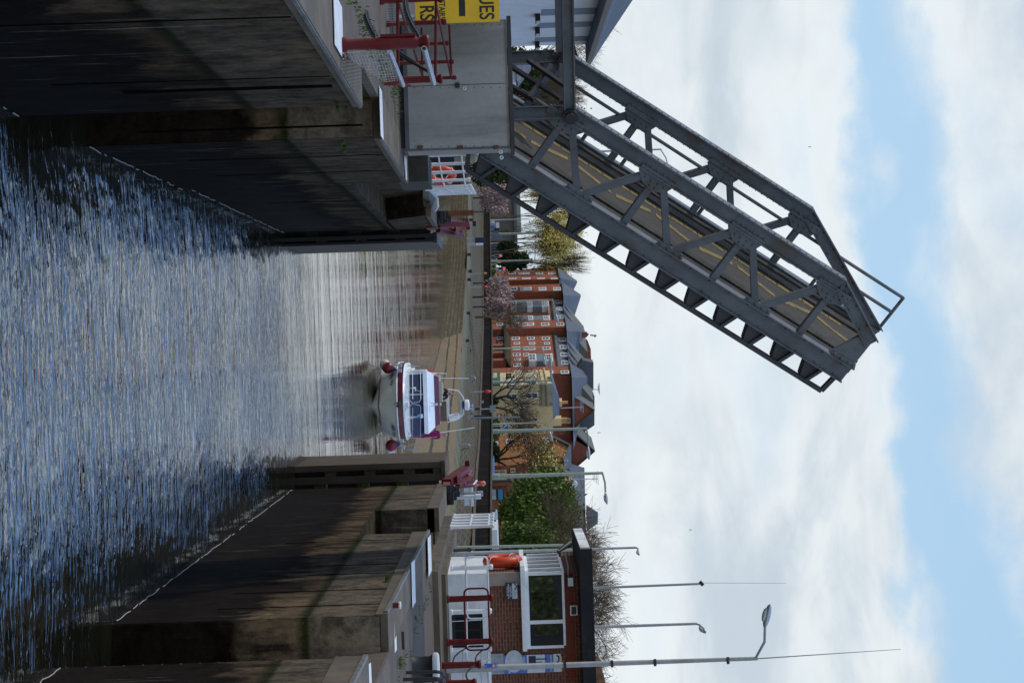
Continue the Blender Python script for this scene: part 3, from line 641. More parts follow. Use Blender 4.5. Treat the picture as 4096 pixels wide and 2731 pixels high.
for xa, xb, y, D, r in ((1460, 1772, 2, D1, .06), (1496, 1786, 98, 34.2, .042), (1590, 1795, 180, D2, .032), (1592, 1815, 254, D2, .034), (1575, 1770, 322, D1+1.4, .06), (1600, 1826, 318, D2, .032)):
    p_ = W(xa, y, D); t_ = W(xb, y-4, D); z0 = 4.63; mb = MB(); post_lathe(mb, V((p_.x, p_.y, z0)), t_.z-z0, r); mb.build('post', RED, mr, True)
mb = MB()
for a in range(18): x = 1500+a*5.2; mb.tube(W(x, 20, 33.8), W(x, 98, 34.2), .003, .003, 4)
for a in range(8): y = 22+a*10; mb.tube(W(1500, y, 34), W(1588, y, 34), .003, .003, 4)
mb.build('wire_mesh', GALV, mr)
mp_ = thing('mesh_gate', G(1400, 330, 4.64), 'grey wire mesh panel folded beside the thick maroon post', 'gate')
A0, A1, A2, A3 = W(1386, 212, b0.y), W(1562, 200, b0.y+.1), W(1590, 325, 33.0), W(1440, 335, 32.4)
mb = MB()
for i in range(15): t = i/14; mb.tube(lerp(A0, A1, t), lerp(A3, A2, t), .004, .004, 4)
for i in range(11): t = i/10; mb.tube(lerp(A0, A3, t), lerp(A1, A2, t), .004, .004, 4)
mb.build('mesh', GALV, mp_); mb = MB(); mb.path([A0, A3, A2], .012); mb.tube(W(1442, 333, 32.5), W(1640, 342, 33.2), .022); mb.build('frame', RED, mp_, True)

ch = MB(); chain(ch, W(1464, 0, 32), W(1502, 152, b0.y), .06, .024, 46); tag(ch.build('chain', BLACK), 'lower black chain hanging to the thick maroon post', 'chain', 'chains on the left bank')
ch = MB(); chain(ch, W(1622, 0, 32), W(1676, 150, b0.y), .05, .024, 46); tag(ch.build('chain', BLACK), 'upper black chain hanging in front of the yellow board', 'chain', 'chains on the left bank')
hs = MB(); hs.path([W(1595, 205, 34), W(1640, 240, 34), W(1722, 292, 33.8)], .028); hs.path([W(1595, 216, 34), W(1630, 240, 34), W(1712, 285, 33.8)], .028); hs.path([W(1712, 285, 33.8), W(1738, 305, 33.8), W(1722, 292, 33.8)], .02); tag(hs.build('hose', BLACK, None, True), 'pair of black rubber hoses sloping behind the maroon post', 'hose')
# deck planks between rails
pl = MB(); r0 = Fr(W(1480, -60, 35.2), W(1480, 330, 35.2)); r_ = r0.rect(1478, -60, 1586, 205); pl.fb(r0, r_[0], r_[1], -.1, 0, r_[2], r_[3]); tag(pl.build('low_wall', brick('plank_cladding', (.2, .19, .16), (.15, .14, .12), (.05, .045, .04), 3., .09, .008, .9)), 'weathered low wall behind the maroon railing', 'wall')
# white railing at the end of the left quay
def post_rail(name, label, P, hgt, zb_, grp=None, capn=WHITE, rr=.05):
    t_ = thing(name, (P[0].x, P[0].y, zb_), label, 'railing', grp)
    for p in P: mb = MB(); post_lathe(mb, V((p.x, p.y, zb_)), hgt+.07, rr, 1.2); mb.build('post', capn, t_, True)
    for f in (.93, .48):
        mb = MB(); mb.path([V((p.x, p.y, zb_+hgt*f)) for p in P], rr*.5); mb.build('rail', capn, t_, True)
    return t_
PL = []
for y, D, xt in ((620, 43.9, 1815), (655, 44.6, 1835), (688, 45.6, 1840), (720, 46.6, 1848), (745, 48.5, 1853), (752, 50.5, 1858), (759, 53, 1860), (766, 56, 1864), (774, 59, 1868)):
    PL.append(W(xt, y, D))
zt_ = sum(p.z for p in PL)/len(PL); post_rail('white_railing', 'white tubular post and rail fence at the far end of the left quay', PL, 1.12, 4.63, rr=.036)
def lifering(name, c, X, Z, R, r, label, grp=None):
    t_ = thing(name, c, label, 'lifebuoy', grp); MB().torus(c, R, r, X, Z, 26, 10).build('ring', ORANGE, t_, True)
    mb = MB(); n_ = V(X).cross(V(Z)).normalized()
    for a in range(4):
        q = a*1.5708+.7; d = V(X)*math.cos(q)+V(Z)*math.sin(q); mb.torus(V(c)+d*R, r+.006, .012, d, n_, 12, 5)
    mb.build('rope', WHITE, t_); return t_
c = W(1765, 702, 48); lifering('lifebuoy', c, (.45, .9, 0), (0, 0, 1), .28, .09, 'orange lifebuoy hanging behind the white railing on the left quay')
bd = Fr(W(1760, 620, 48.5), W(1760, 683, 48.5)); r_ = bd.rect(1712, 600, 1817, 684); nb = thing('display_board', bd.at(r_[0], 0, 4.63), 'dark navy board behind the white railing on the left quay', 'board')
MB().fb(bd, r_[0], r_[1], -.06, 0, 4.75, r_[3]).build('panel', BLIND, nb); MB().fb(bd, r_[0]+.1, r_[0]+.18, -.1, -.062, 4.6, 5.6).build('leg', BLACK, nb)
p0 = W(1820, 634, 66); tag(MB().lathe((p0.x, p0.y, -.5), [(.16, 0), (.16, W(1900, 634, 66).z+.5), (.08, W(1916, 634, 66).z+.5)], 14).build('mooring_pile', mat('bleached_pile', (.3, .27, .2), .9, .2, 2, .4, streak=True)), 'pale wooden mooring pile beyond the white railing', 'pile')
# ============================================================= lock gates and their winding gear
def gate(name, label, xs, y0, y1, ztop, mt, mossy):
    t_ = thing(name, ((xs[0]+xs[-1])/2, y0, 0), label, 'lock gate')
    for a, b in ((xs[0], xs[1]), (xs[2], xs[3])): MB().bb(min(a, b), max(a, b), y0, y1, -1, ztop).build('gate_post', mt, t_)
    gm = MB()
    for i, z in enumerate((.9, 2.1, 3.3, 4.2)):
        gm.bb(min(xs[1], xs[2])-.001, max(xs[1], xs[2])+.001, y0+.06, y1, z, z+.34)
    gm.build('cross_beam', mt, t_); MB().bb(min(xs[1], xs[2]), max(xs[1], xs[2]), y0+.7, y0+.8, -1, ztop-.2).build('planking', TIMBD, t_)
    gm = MB()
    for i, z in enumerate((.55, 1.85, 3.05)): gm.bb(min(xs[3], xs[4]), max(xs[3], xs[4]), y0+.3, y1, z, z+.36)
    gm.build('heel_block', MOSS if mossy else mt, t_); MB().bb(min(xs[3], xs[4]), max(xs[3], xs[4]), y0+.8, y0+.9, -1, ztop-.1).build('heel_planking', TIMBD, t_)
    MB().bb(min(xs[0], xs[3])-.03, max(xs[0], xs[3])+.03, y0-.02, y1, ztop, ztop+.12).build('top_beam', mt, t_)
    gm = MB()
    for i in range(40): gm.ball(((xs[1]+(.012 if xs[1] < 0 else -.012)*2), y0-.01, .2+i*.105), .02, 5, 3)
    gm.build('chain', STEELD, t_); return t_
def wx(y, D): return W(1600, y, D).x
gate('lock_gate', 'opened brown timber lock gate on the right, with mossy beams', [wx(1851, 61), wx(1876, 61), wx(1897, 61), wx(1926, 61), wx(1962, 61)], 61, 66, 4.45, TIMB, True)
gate('lock_gate', 'opened near black timber lock gate at the end of the left wall', [wx(974, 61), wx(964, 61), wx(956, 61), wx(940, 61), wx(885, 61)], 60.6, 66, 4.45, TIMBD, False)
RB = mat('red_box_paint', (.13, .012, .01), .45, .15, 5, .1, col2=(.12, .02, .015), amt=.4)
PINKL = plain('sun_faded_maroon', (.26, .07, .08), .6)
def winch(label, s_, pts):
    t_ = thing('gate_winch', (W(*pts['box'][0], 60).x, 59.5, 4.6), label, 'winch')
    (xa, ya), (xb, yb) = pts['box']; f_ = Fr(W(xa, ya, 59), W(xa, yb, 59)); r_ = f_.rect(xa, ya, xb, yb); MB().fb(f_, r_[0], r_[1], -1.2, 0, r_[2], r_[3]).build('gear_box', RB, t_)
    for i, (a, b, D, r1, r2) in enumerate(pts['gear']): 
        p = W(a, b, D); mb = MB(); ax_ = (V((0, 0, 1)), V((0, 1, 0)), V((1, 0, 0))); mb.lathe(p-V((r2/2, 0, 0)), [(r1, 0), (r1, r2)], 18, ax_)
        for q in range(12): mb.box(p+V((0, math.cos(q*.5236)*r1, math.sin(q*.5236)*r1)), (r2, r1*.22, r1*.22))
        mb.build('gear_wheel', BLACK, t_)
    for (a, b, Da), (c_, d_, Db), w1, w2, mm in pts['beams']: MB().beam(W(a, b, Da), W(c_, d_, Db), w1, w2).build('beam', mm, t_)
    return t_
winch('maroon lock gate winding gear with black gears on the right side of the lock', 1, dict(box=((1741, 1947), (1781, 1996)),
    gear=[(1790, 1960, 59.3, .16, .3), (1797, 1985, 59.3, .2, .22), (1806, 1975, 59.6, .22, .16), (1815, 1958, 59.8, .14, .2), (1800, 2004, 59.4, .1, .2)],
    beams=[((1786, 1932, 60), (1866, 1876, 64), .24, .3, RED), ((1790, 1944, 60), (1879, 1880, 64), .05, .16, PINKL), ((1868, 1874, 64), (1884, 1912, 62), .1, .12, PINKL), ((1862, 1874, 64), (1880, 1872, 64), .5, .1, RED),
    ((1782, 1964, 59.5), (1905, 1918, 62), .07, .07, RED), ((1790, 1954, 59.5), (1895, 1942, 61), .07, .07, RED), ((1783, 1958, 59.7), (1788, 1938, 60), .2, .2, PINKL), ((1830, 1942, 60), (1880, 1908, 61.5), .08, .14, RED), ((1826, 1922, 60.5), (1876, 1890, 63), .3, .05, RED), ((1858, 1940, 60.6), (1866, 1922, 61), .04, .04, PINKL), ((1893, 1940, 61), (1907, 1920, 61.5), .04, .04, WHITE)]))
winch('maroon lock gate winding gear with black gears on the left side of the lock', -1, dict(box=((1704, 866), (1747, 912)),
    gear=[(1754, 878, 59.3, .16, .3), (1763, 862, 59.3, .2, .22), (1772, 872, 59.6, .2, .16), (1786, 876, 59.8, .12, .2), (1755, 858, 59.3, .14, .2)],
    beams=[((1750, 898, 59.8), (1866, 899, 61), .14, .2, RED), ((1752, 908, 60), (1848, 934, 63), .1, .16, PINKL), ((1752, 916, 60), (1842, 940, 63), .2, .14, RED), ((1790, 880, 60), (1822, 888, 61), .1, .1, PINKL), ((1866, 884, 61.4), (1874, 912, 61), .12, .1, RED), ((1850, 936, 63), (1854, 914, 62), .08, .1, PINKL), ((1820, 906, 61), (1830, 922, 62), .3, .06, RED)]))
p = W(1700, 858, 59.6); tag(MB().bb(p.x-.08, p.x+.08, 59.5, 59.7, 4.5, W(1896, 858, 59.6).z).build('rusty_post', mat('rust_paint', (.2, .06, .025), .8, .3, 5, .3)), 'rust red upright post beside the left winding gear', 'post')
cb_ = thing('steel_hatch', W(1710, 740, 52), 'dark sloping steel hatch cover below the white railing', 'hatch')
MB().pr([W(1712, 760, 50.5), W(1746, 795, 51), W(1750, 830, 54), W(1738, 848, 56), W(1724, 836, 55)], (-.02, .03, .05)).build('cover', GALV, cb_); MB().pr([W(1692, 760, 50.8), W(1712, 758, 50.8), W(1722, 850, 57), W(1690, 850, 57)], (-.3, .3, 0)).build('frame', BLACK, cb_)
# right bank beyond the winch
PR = []
for y, xt, D in ((2060, 1912, 57.5), (2070, 1910, 56.5), (2082, 1908, 55.5), (2093, 1905, 54.5), (2104, 1902, 53.5)): PR.append(W(xt, y, D))
post_rail('white_railing', 'short white post and rail fence beside the right winding gear', PR, 1.1, 4.88)
f_ = Fr(W(1870, 1945, 66), W(1870, 2022, 66)); r_ = f_.rect(1857, 1947, 1892, 2021); wb = thing('control_cabinet', f_.at(r_[0], 0, 4.8), 'white control cabinet behind the two white pipes', 'cabinet')
MB().fb(f_, r_[0], r_[1], -.5, 0, r_[2], r_[3]-.08).build('body', WHITE, wb); MB().fb(f_, r_[0]-.03, r_[1]+.03, -.55, .04, r_[3]-.08, r_[3]).build('lid', WHITE, wb)
for y, D, xa, xt, lb, mm in ((1989, 61.5, 1790, 1924, 'white vent pipe in front of the white cabinet, the nearer of two', WHITE), (1977, 62.5, 1800, 1932, 'grey rusty topped vent pipe just behind the white one', GALV)):
    a_, b_ = W(xa, y, D), W(xt, y, D); mb = MB(); mb.lathe((a_.x, a_.y, 4.7), [(.065, 0), (.065, b_.z-4.9), (.085, b_.z-4.88), (.085, b_.z-4.7)], 14); tag(mb.build('vent_pipe', mm, None, True), lb, 'pipe')
c = W(1921, 1933, 62); lifering('lifebuoy', c, (.25, .97, 0), (0, 0, 1), .13, .05, 'small bright orange lifebuoy on top of the right winding gear')
p = W(1800, 2200, 56); tag(MB().lathe((p.x, p.y, 4.86), [(.05, 0), (.05, .42), (.06, .43), (.06, .52)], 12).build('stub_post', CONC), 'short brown stub post on the quay left of the hut', 'post')
# ============================================================= lock keepers hut
HX, HY, HZ = 5.98, 50.0, 4.86
hf = Fr((HX, HY), (HX+14, HY+.05)); hs_ = Fr((HX, 53.7), (HX, HY))
hut = thing('lock_keepers_hut', (HX+2, HY+1, HZ), 'brick lock keepers hut with white painted base, corner window and flat black roof', 'hut')
zw_ = hf.uz(1958, 2450)[1]; zr = hf.uz(2320, 2450)[1]
MB().bb(HX+.02, HX+14, HY+.02, 53.7, zw_, zr).build('brick_wall', HBRK, hut)
ws = MB(); d_ = hf.rect(1808, 2454, 1932, 2590)
mb = MB(); mb.fb(hf, -.03, d_[0], -3.7, .05, HZ-.1, zw_).fb(hf, d_[1], 14, -3.7, .05, HZ-.1, zw_).fb(hf, d_[0], d_[1], -3.7, .05, d_[3], zw_).fb(hf, d_[0], d_[1], -3.7, .05, HZ-.1, d_[2]); mb.build('white_base', WHITE, hut)
bwn = MB().fb(hf, d_[0], d_[1], -.2, -.1, d_[2], d_[3]).build('window', BLACK, hut); mb = MB(); mb.fb(hf, d_[0]+.1, (d_[0]+d_[1])/2-.03, -.1, -.08, d_[2]+.1, d_[3]-.08).fb(hf, (d_[0]+d_[1])/2+.03, d_[1]-.1, -.1, -.08, d_[2]+.1, d_[3]-.08); mb.build('pane', GLASS, bwn)
# windows: dark opening, panes and white frame, proud of the brick
r_ = hf.rect(2118, 2300, 2250, 2580); u0, u1, z0, z1 = r_
win = MB().fb(hf, -.04, u1+.06, .03, .09, z0-.09, z0).fb(hf, -.04, u1, .03, .09, z1, z1+.06).fb(hf, u1-.01, u1+.06, .03, .09, z0, z1).build('window', WHITE, hut)
um = hf.uz(2180, 2484)[0]; fm = MB()
for a in (0.02, um): fm.fb(hf, a-.045, a+.045, .02, .1, z0, z1)
fm.build('mullion', WHITE, win)
MB().fb(hf, .0, u1, -.0, .022, z0, z1).build('pane', GLASS, win)
refl = MB()
for a, b, c_, d__ in ((.12, .95, z0+.05, z0+.62), (1.05, um-.1, z0+.05, z0+.62), (um-.75, um-.05, z0+.1, z0+.72), (um+.05, um+.35, z0+.12, z0+.72)): refl.fb(hf, a, b, .023, .026, c_, d__)
refl.build('painted_reflection', mat('painted_green_reflection', (.022, .03, .01), .3, .7, 9, 0, spec=.1, col2=(.13, .14, .03), amt=.75), win)  # green-yellow glass reflections painted as flat patches over the panes
MB().fb(hf, -.12, hf.uz(2105, 2598)[0], .0, .2, z0-.2, z0-.09).build('sill', WHITE, hut)
sw = MB().fb(hs_, .3, 3.68, .0, .04, z0-.09, z0).fb(hs_, .3, 3.68, 0, .05, z1, z1+.06)
for a in (.35, 1.1, 1.9, 2.7, 3.55): sw.fb(hs_, a-.04, a+.05, .02, .09, z0, z1)
sw = sw.build('window', WHITE, hut); MB().fb(hs_, .3, 3.65, -.0, .015, z0, z1).build('pane', GLASSG, sw)
MB().fb(hs_, -.05, 3.78, .0, .18, z0-.2, z0-.09).build('sill', WHITE, hut)
MB().bb(HX-.02, HX+.3, HY-.012, HY+.1, zw_, z0-.2).build('corner_pilaster', mat('pale_rendered_strip', (.3, .25, .21), .9, .1, 3, .2), hut)
rf = MB().bb(HX-.62, HX+15, HY-.75, 54.2, zr, zr+.32).build('roof', mat('bitumen_fascia', (.011, .011, .013), .9, .3, 1.5, .4, col2=(.04, .04, .042), amt=.6), hut)
MB().bb(HX-.66, HX-.62, HY-.7, 54.1, zr+.03, zr+.27).build('end_fascia', mat('sunlit_grey_fascia', (.8, .82, .8), .8, .2, 1.2, .2, col2=(.12, .13, .13), amt=.7), rf)  # pale colour stands in for sunlight on the roof's left end
sol = MB(); 
for i in range(33): sol.fb(hf, .02+i*.0795*1.05, .02+i*.0795*1.05+.072, .0, .008, z1+.07, z1+.29)
sol.build('soldier_course', plain('bright_brick', (.2, .04, .025), .85), hut)
# signs, lights and lifebuoy fixed to the hut
r_ = hf.rect(2022, 2329, 2070, 2399); lb = thing('wall_sign', hf.at(r_[0], .03, r_[2]), 'small dark and white licences sign on the brick wall of the hut', 'sign')
MB().fb(hf, r_[0], r_[1], .021, .045, r_[2], r_[3]).build('panel', plain('navy_black', (.012, .012, .03), .4), lb)
q_ = hf.rect(2049, 2331, 2069, 2392); MB().fb(hf, q_[0], q_[1], .045, .05, q_[2], q_[3]).build('header', plain('pale_blue_white', (.55, .65, .7), .5), lb)
PW_ = plain('sign_white', (.8, .82, .85), .5)
def tx(s_, x, y, size, mt, par, al='CENTER', b=0, fr=hf, n=.052, sx=1.): u_, z_ = fr.uz(x, y); return text(None, 'lettering', s_, fr.at(u_, n, z_), fr.X, fr.Z, size, mt, par, al, b, 0, sx)
tx('Licences', 2044, 2364, .078, PW_, lb, n=.047); tx('available here', 2035, 2363, .066, PW_, lb, n=.047); tx('T 0303 040 4040', 2028, 2362, .035, PW_, lb, n=.047)
tx('Canal &\nRiver Trust', 2059, 2374, .036, plain('slate_ink', (.1, .14, .2), .6), lb, n=.053)
u_, z_ = hf.uz(2056, 2344); mb = MB()
for i in range(9): q = math.pi*(.05+i*.1); mb.tube(hf.at(u_+math.cos(q)*.07, .055, z_+math.sin(q)*.055), hf.at(u_+math.cos(q+.314)*.07, .055, z_+math.sin(q+.314)*.055), .014, .014, 6)
mb.build('arch_emblem', BLIND, lb)
pf = thing('wall_poster', hf.at(*[hf.uz(1962, 2640)[0], .02], 5.9), 'tall blue and white information poster on the hut wall behind the lamp post', 'poster')
cols = [(1962, 2015, 2612, 2694, mat('poster_grey', (.3, .33, .36), .5, .2, 8, 0)), (2015, 2074, 2618, 2692, plain('poster_blue', (.09, .17, .48), .5)), (2074, 2108, 2618, 2690, plain('poster_blue', (.09, .17, .48), .5)), (2108, 2180, 2616, 2688, mat('poster_white', (.6, .66, .7), .5, .08, 8, 0)), (2180, 2214, 2614, 2686, plain('poster_blue', (.09, .17, .48), .5)), (2214, 2244, 2612, 2684, mat('poster_white', (.6, .66, .7), .5, .08, 8, 0)), (2244, 2249, 2622, 2684, plain('poster_yellow', (.6, .33, .04), .5))]
for i, (a, b, c_, d__, mm) in enumerate(cols): r_ = hf.rect(a, c_, b-.3, d__); MB().fb(hf, r_[0], r_[1], .021, .04, r_[2], r_[3]).build('panel', mm, pf)
u_, z_ = hf.uz(2056, 2642); MB().lathe(hf.at(u_, .041, z_), [(.28, 0), (.28, .004)], 24, (hf.X, hf.Z*.8, hf.N)).build('photograph', mat('poster_photo', (.5, .55, .58), .5, .2, 3, 0, col2=(.08, .08, .09), amt=.8), pf)
mb = MB(); u_, z_ = hf.uz(2140, 2636)
mb.fb(hf, u_-.1, u_+.12, .041, .044, z_-.16, z_+.02).fb(hf, u_-.03, u_, .041, .044, z_-.1, z_+.3).fb(hf, u_+.05, u_+.07, .041, .044, z_-.1, z_+.18); mb.build('crane_picture', BLIND, pf)
tx('GLOUCESTER\nDOCKS', 2030, 2655, .075, PW_, pf, n=.042); tx('WORKING', 2096, 2652, .07, PW_, pf, n=.042, sx=1); tx('SERVICE DOCK', 2204, 2650, .06, PW_, pf, n=.042)
u_, z_ = hf.uz(2229, 2632); mb = MB()
for i in range(9): q = math.pi*(.05+i*.1); mb.tube(hf.at(u_+math.cos(q)*.09, .045, z_-.03+math.sin(q)*.075), hf.at(u_+math.cos(q+.314)*.09, .045, z_-.03+math.sin(q+.314)*.075), .018, .018, 6)
mb.build('arch_emblem', BLIND, pf)
c = W(2010, 2228, 51.5); lr = lifering('lifebuoy', V((HX-.17, 51.3, c.z)), (0, 1, 0), (0, 0, 1), .38, .14, 'large orange lifebuoy hung on the left corner of the brick hut')
for nm, xx, yy, s_, mm in (('floodlight', 2281, 2322, .13, 'square black floodlight under the roof above the corner window'), ('wall_light', 2294, 2436, .12, 'small white security light under the roof of the hut')):
    u_, z_ = hf.uz(xx, yy); t_ = thing(nm, hf.at(u_, .1, z_), mm, 'light'); MB().fb(hf, u_-s_, u_+s_, .02, .2, z_-s_*.75, z_+s_*.75).build('housing', BLACK if nm == 'floodlight' else WHITE, t_)
    MB().fb(hf, u_-s_*.8, u_+s_*.8, .2, .215, z_-s_*.5, z_+s_*.5).build('lens', plain('lamp_glass', (.5, .55, .55), .1) if nm == 'floodlight' else BLACK, t_)
t_ = thing('security_camera', W(2240, 2205, 49.7), 'black speaker horn on a bracket under the left end of the roof', 'speaker')
MB().tube(W(2230, 2206, 49.7), W(2278, 2172, 50.2), .03, .09, 12).build('horn', BLACK, t_, True); MB().beam(W(2236, 2200, 49.8), W(2240, 2222, 50.1), .05, .05).build('bracket', BLACK, t_)
cbm = MB().path([W(2262, 2222, 49.8), W(2272, 2262, 49.85), W(2272, 2318, 49.9)], .012); tag(cbm.build('cable', GALV), 'thin pale cable running to the floodlight above the window', 'cable')
# white railing in front of the hut
def loop_rail(mb, f, xa, xb, ya, yb, n, r, rad=.09):
    """rounded rectangular tube drawn on a facade plane"""
    u0, u1, z0, z1 = f.rect(xa, ya, xb, yb, n); P = []
    for cx, cz, q0 in ((u1-rad, z1-rad, 0), (u0+rad, z1-rad, 90), (u0+rad, z0+rad, 180), (u1-rad, z0+rad, 270)):
        for k in range(5): q = math.radians(q0+k*22.5); P.append(f.at(cx+rad*math.cos(q), n, cz+rad*math.sin(q)))
    P.append(P[0]); mb.path(P, r, 8)
def fpost(mb, f, y, xa, xb, n, r):
    u_, zt2 = f.uz(xb, y, n); _, z0_ = f.uz(xa, y, n); b_ = f.at(u_, n, z0_); h_ = zt2-z0_
    mb.lathe(b_, [(r*1.3, 0), (r*1.3, .04), (r, .06), (r*.9, h_-.14), (r*.9, h_-.1), (r*1.2, h_-.07), (r*1.25, h_-.04), (r*.9, h_)], 16)
wr = thing('white_railing', hf.at(1.5, .6, HZ), 'white post railing with round cornered loops against the white hut base', 'railing')
for y, xt in ((2266, 1972), (2442, 1968), (2594, 1968)): mb = MB(); fpost(mb, hf, y, 1802, xt, .55, .06); mb.build('post', WHITE, wr, True)
for a, b, c_, d__ in ((1866, 1953, 2226, 2472), (1866, 1953, 2575, 2640)):
    mb = MB(); loop_rail(mb, hf, a, b, c_, d__, .55, .024); mb.build('rail', WHITE, wr, True)
mb = MB(); mb.tube(hf.p(1866, 2470, .5), hf.p(1872, 2760, .5), .02); mb.tube(hf.p(1953, 2640, .5), hf.p(1960, 2760, .5), .045); mb.build('rail', WHITE, wr, True)
rr_ = thing('red_railing', hf.at(3, 1.6, 4.7), 'maroon two post railing with one rounded loop in front of the hut', 'railing')
rf_ = Fr((HX-2, HY-2.0), (HX+14, HY-2.0))
for y, in ((2389,), (2562,)): mb = MB(); fpost(mb, rf_, y, 1787, 1973, 0, .076); mb.build('post', RED, rr_, True)
mb = MB(); loop_rail(mb, rf_, 1860, 1956, 2352, 2598, 0, .023, .12); mb.build('rail', RED, rr_, True)
for i, (y, xa, xt, yy, lbl) in enumerate(((2655, 1757, 1925, 46.4, 'maroon chain post behind the black bollard, the left one'), (2728, 1706, 1907, 44.6, 'maroon chain post at the lower right corner beside the black bollard'))):
    f2 = Fr((4, yy), (20, yy)); mb = MB(); fpost(mb, f2, y, xa, xt, 0, .082); tag(mb.build('chain_post', RED, None, True), lbl, 'post')
for a, b, sg, lbl, k in ((rf_.p(1866, 2590, 0), Fr((4, 46.4), (20, 46.4)).p(1815, 2655, 0), .12, 'lower', 'from the maroon loop to the left chain post'), (rf_.p(1936, 2596, 0), Fr((4, 46.4), (20, 46.4)).p(1908, 2650, 0), .1, 'upper', 'from the maroon loop to the left chain post'), (Fr((4, 46.4), (20, 46.4)).p(1905, 2656, 0), Fr((4, 44.6), (20, 44.6)).p(1880, 2725, 0), .15, 'upper', 'between the two maroon chain posts')):
    mb = MB(); chain(mb, a, b, sg, .035, 22); tag(mb.build('chain', STEELD), lbl+' steel chain hanging '+k, 'chain', 'chains on the right bank')
for x in (1852, 1925): mb = MB(); chain(mb, hf.p(x, 2600, .6), hf.p(x+4, 2760, .6), .02, .03, 34); tag(mb.build('chain', GALV), ('lower' if x < 1900 else 'upper')+' pale chain hanging in front of the white hut base', 'chain', 'chains on the right bank')
mb = MB(); chain(mb, hf.p(1806, 2484, .56), hf.p(1925, 2478, .56), 0, .03, 26); tag(mb.build('chain', WHITE), 'white chain hanging down in front of the dark base window', 'chain', 'chains on the right bank')
# big black bollard
bY = 38.2; f3 = Fr((4, bY), (20, bY)); u_, zg = f3.uz(1616, 2672, 0); _, z1_ = f3.uz(1732, 2672, 0); c_ = f3.at(u_, 0, zg); hh = z1_-zg
bo = thing('mooring_bollard', c_, 'squat black mooring bollard with a white cap at the right edge', 'bollard')
MB().lathe(c_, [(.44, -.02), (.44, .03), (.36, .07), (.27, .16), (.22, .3), (.22, hh-.06), (.26, hh)], 28).build('body', BLACK, bo, True)
MB().lathe(c_+V((0, 0, hh)), [(.265, 0), (.285, .03), (.285, .09), (.24, .12), (.06, .13)], 28).build('cap', WSTRIP, bo, True)
MB().box(c_+V((-.35, -.1, .0)), (.5, .35, .05)).build('foot', BLACK, bo)
lr = thing('ladder_handrail', f3.at(f3.uz(1530, 2700)[0], 0, 4.3), 'pair of black tubular ladder handrails hooked over in front of the black bollard', 'handrail')
for y0, yq, D in ((2691, 2706, 36.2), (2718, 2730, 35.4)):
    f4 = Fr((4, D), (20, D)); P = [f4.p(1525, y0, 0), f4.p(1745, y0-6, 0), f4.p(1765, y0-2, 0)+V((0, .05, 0)), f4.p(1776, yq+4, 0)+V((0, .2, 0)), f4.p(1770, yq+22, 0)+V((0, .3, 0)), f4.p(1650, yq+30, 0)+V((0, .3, 0))]
    MB().path(P, .032).build('tube', BLACK, lr, True)
fb_ = Fr((4, 33.2), (20, 33.2)); u_, z_ = fb_.uz(1578, 2420); t_ = thing('edge_bollard', fb_.at(u_, 0, z_), 'small low maroon bollard with a chipped white cap on the right lock edge', 'bollard')
MB().lathe(fb_.at(u_, 0, z_-.03), [(.05, 0), (.045, .06), (.045, .1)], 14).build('stem', RED, t_, True); MB().lathe(fb_.at(u_, 0, z_+.07), [(.06, 0), (.065, .01), (.065, .03), (.05, .04)], 14).build('cap', WSTRIP, t_, True)
rk = MB(); rk.box(G(1612, 2560, ztr(40)), (.3, .06, .05)); tag(rk.build('mooring_hook', BLACK), 'dark iron mooring fitting on the paving left of the bollard', 'hook')
# ladder in the notch of the right wall
ld_ = thing('wall_ladder', (XR+.3, 28.6, 1), 'dark iron ladder fixed in the notch of the right lock wall', 'ladder')
LX = XN+.3; mb = MB(); mb.tube((XN+.14, 28.55, -.2), (XN+.14, 28.55, 4.35), .025); mb.tube((XN+.02, 28.36, -.2), (XN+.02, 28.36, 4.3), .02); mb.build('stile', STEELD, ld_, True)
mb = MB()
for i in range(16): mb.beam((XN+.0, 28.34, .1+i*.27), (XN+.16, 28.55, .1+i*.27), .035, .02)
mb.build('rung', mat('worn_rung', (.12, .09, .07), .7, .3, 5, .1), ld_)
# ============================================================= cabin cruiser
BD = 97.6; b0 = W(1489, 1623, BD); BX, BY = b0.x, b0.y
boat = thing('cabin_cruiser', (BX, BY+4, 0), 'cream and maroon cabin cruiser with flybridge heading straight towards the lock', 'boat')
def bz(x, t, y=1622): return W(x, y, BY+t).z
def bx_(y, t, x=1600): return W(x, y, BY+t).x
ST = [(0, .03, .02, .3, .02), (.25, .55, .22, .32, .06), (.7, 1.05, .55, .34, .1), (1.3, 1.45, .9, .34, .1), (2.2, 1.75, 1.28, .33, .1), (3.4, 1.93, 1.52, .31, .1), (5, 2.0, 1.66, .3, .1), (10.5, 1.95, 1.7, .3, .1)]
def zg(t): return 1.22-.012*t
secs = []
for t, g, c_, zc, k in ST:
    r_ = .0 if t > 1.3 else (1.3-t)*.25
    def P(x, z, back=0): return V((BX+x, BY+t+back, z))
    rk = (1.3-t)*.38 if t < 1.3 else 0
    secs.append([P(-g, zg(t)), P(-(g*.55+c_*.45), .8, rk*.4), P(-c_, zc, rk*.8), P(-c_*.5, .1, rk), P(0, -.25, rk*1.1), P(c_*.5, .1, rk), P(c_, zc, rk*.8), P(g*.55+c_*.45, .8, rk*.4), P(g, zg(t))])
hull = MB().loft(secs).build('hull', HULL, boat, True)
mb = MB()
for sd_ in (2, 6): mb.path([q_[sd_] for q_ in secs], .035, 6)
mb.build('spray_rail', MAROON, hull)
mb = MB()
for sd_ in (0, 8): mb.path([q_[sd_] for q_ in secs], .04, 6)
mb.build('rubbing_strake', WHITE, hull)
def ring(tt, g, z, sh=1., back=0.): return [V((BX-g*sh, BY+tt+back, z)), V((BX+g*sh, BY+tt+back, z))]
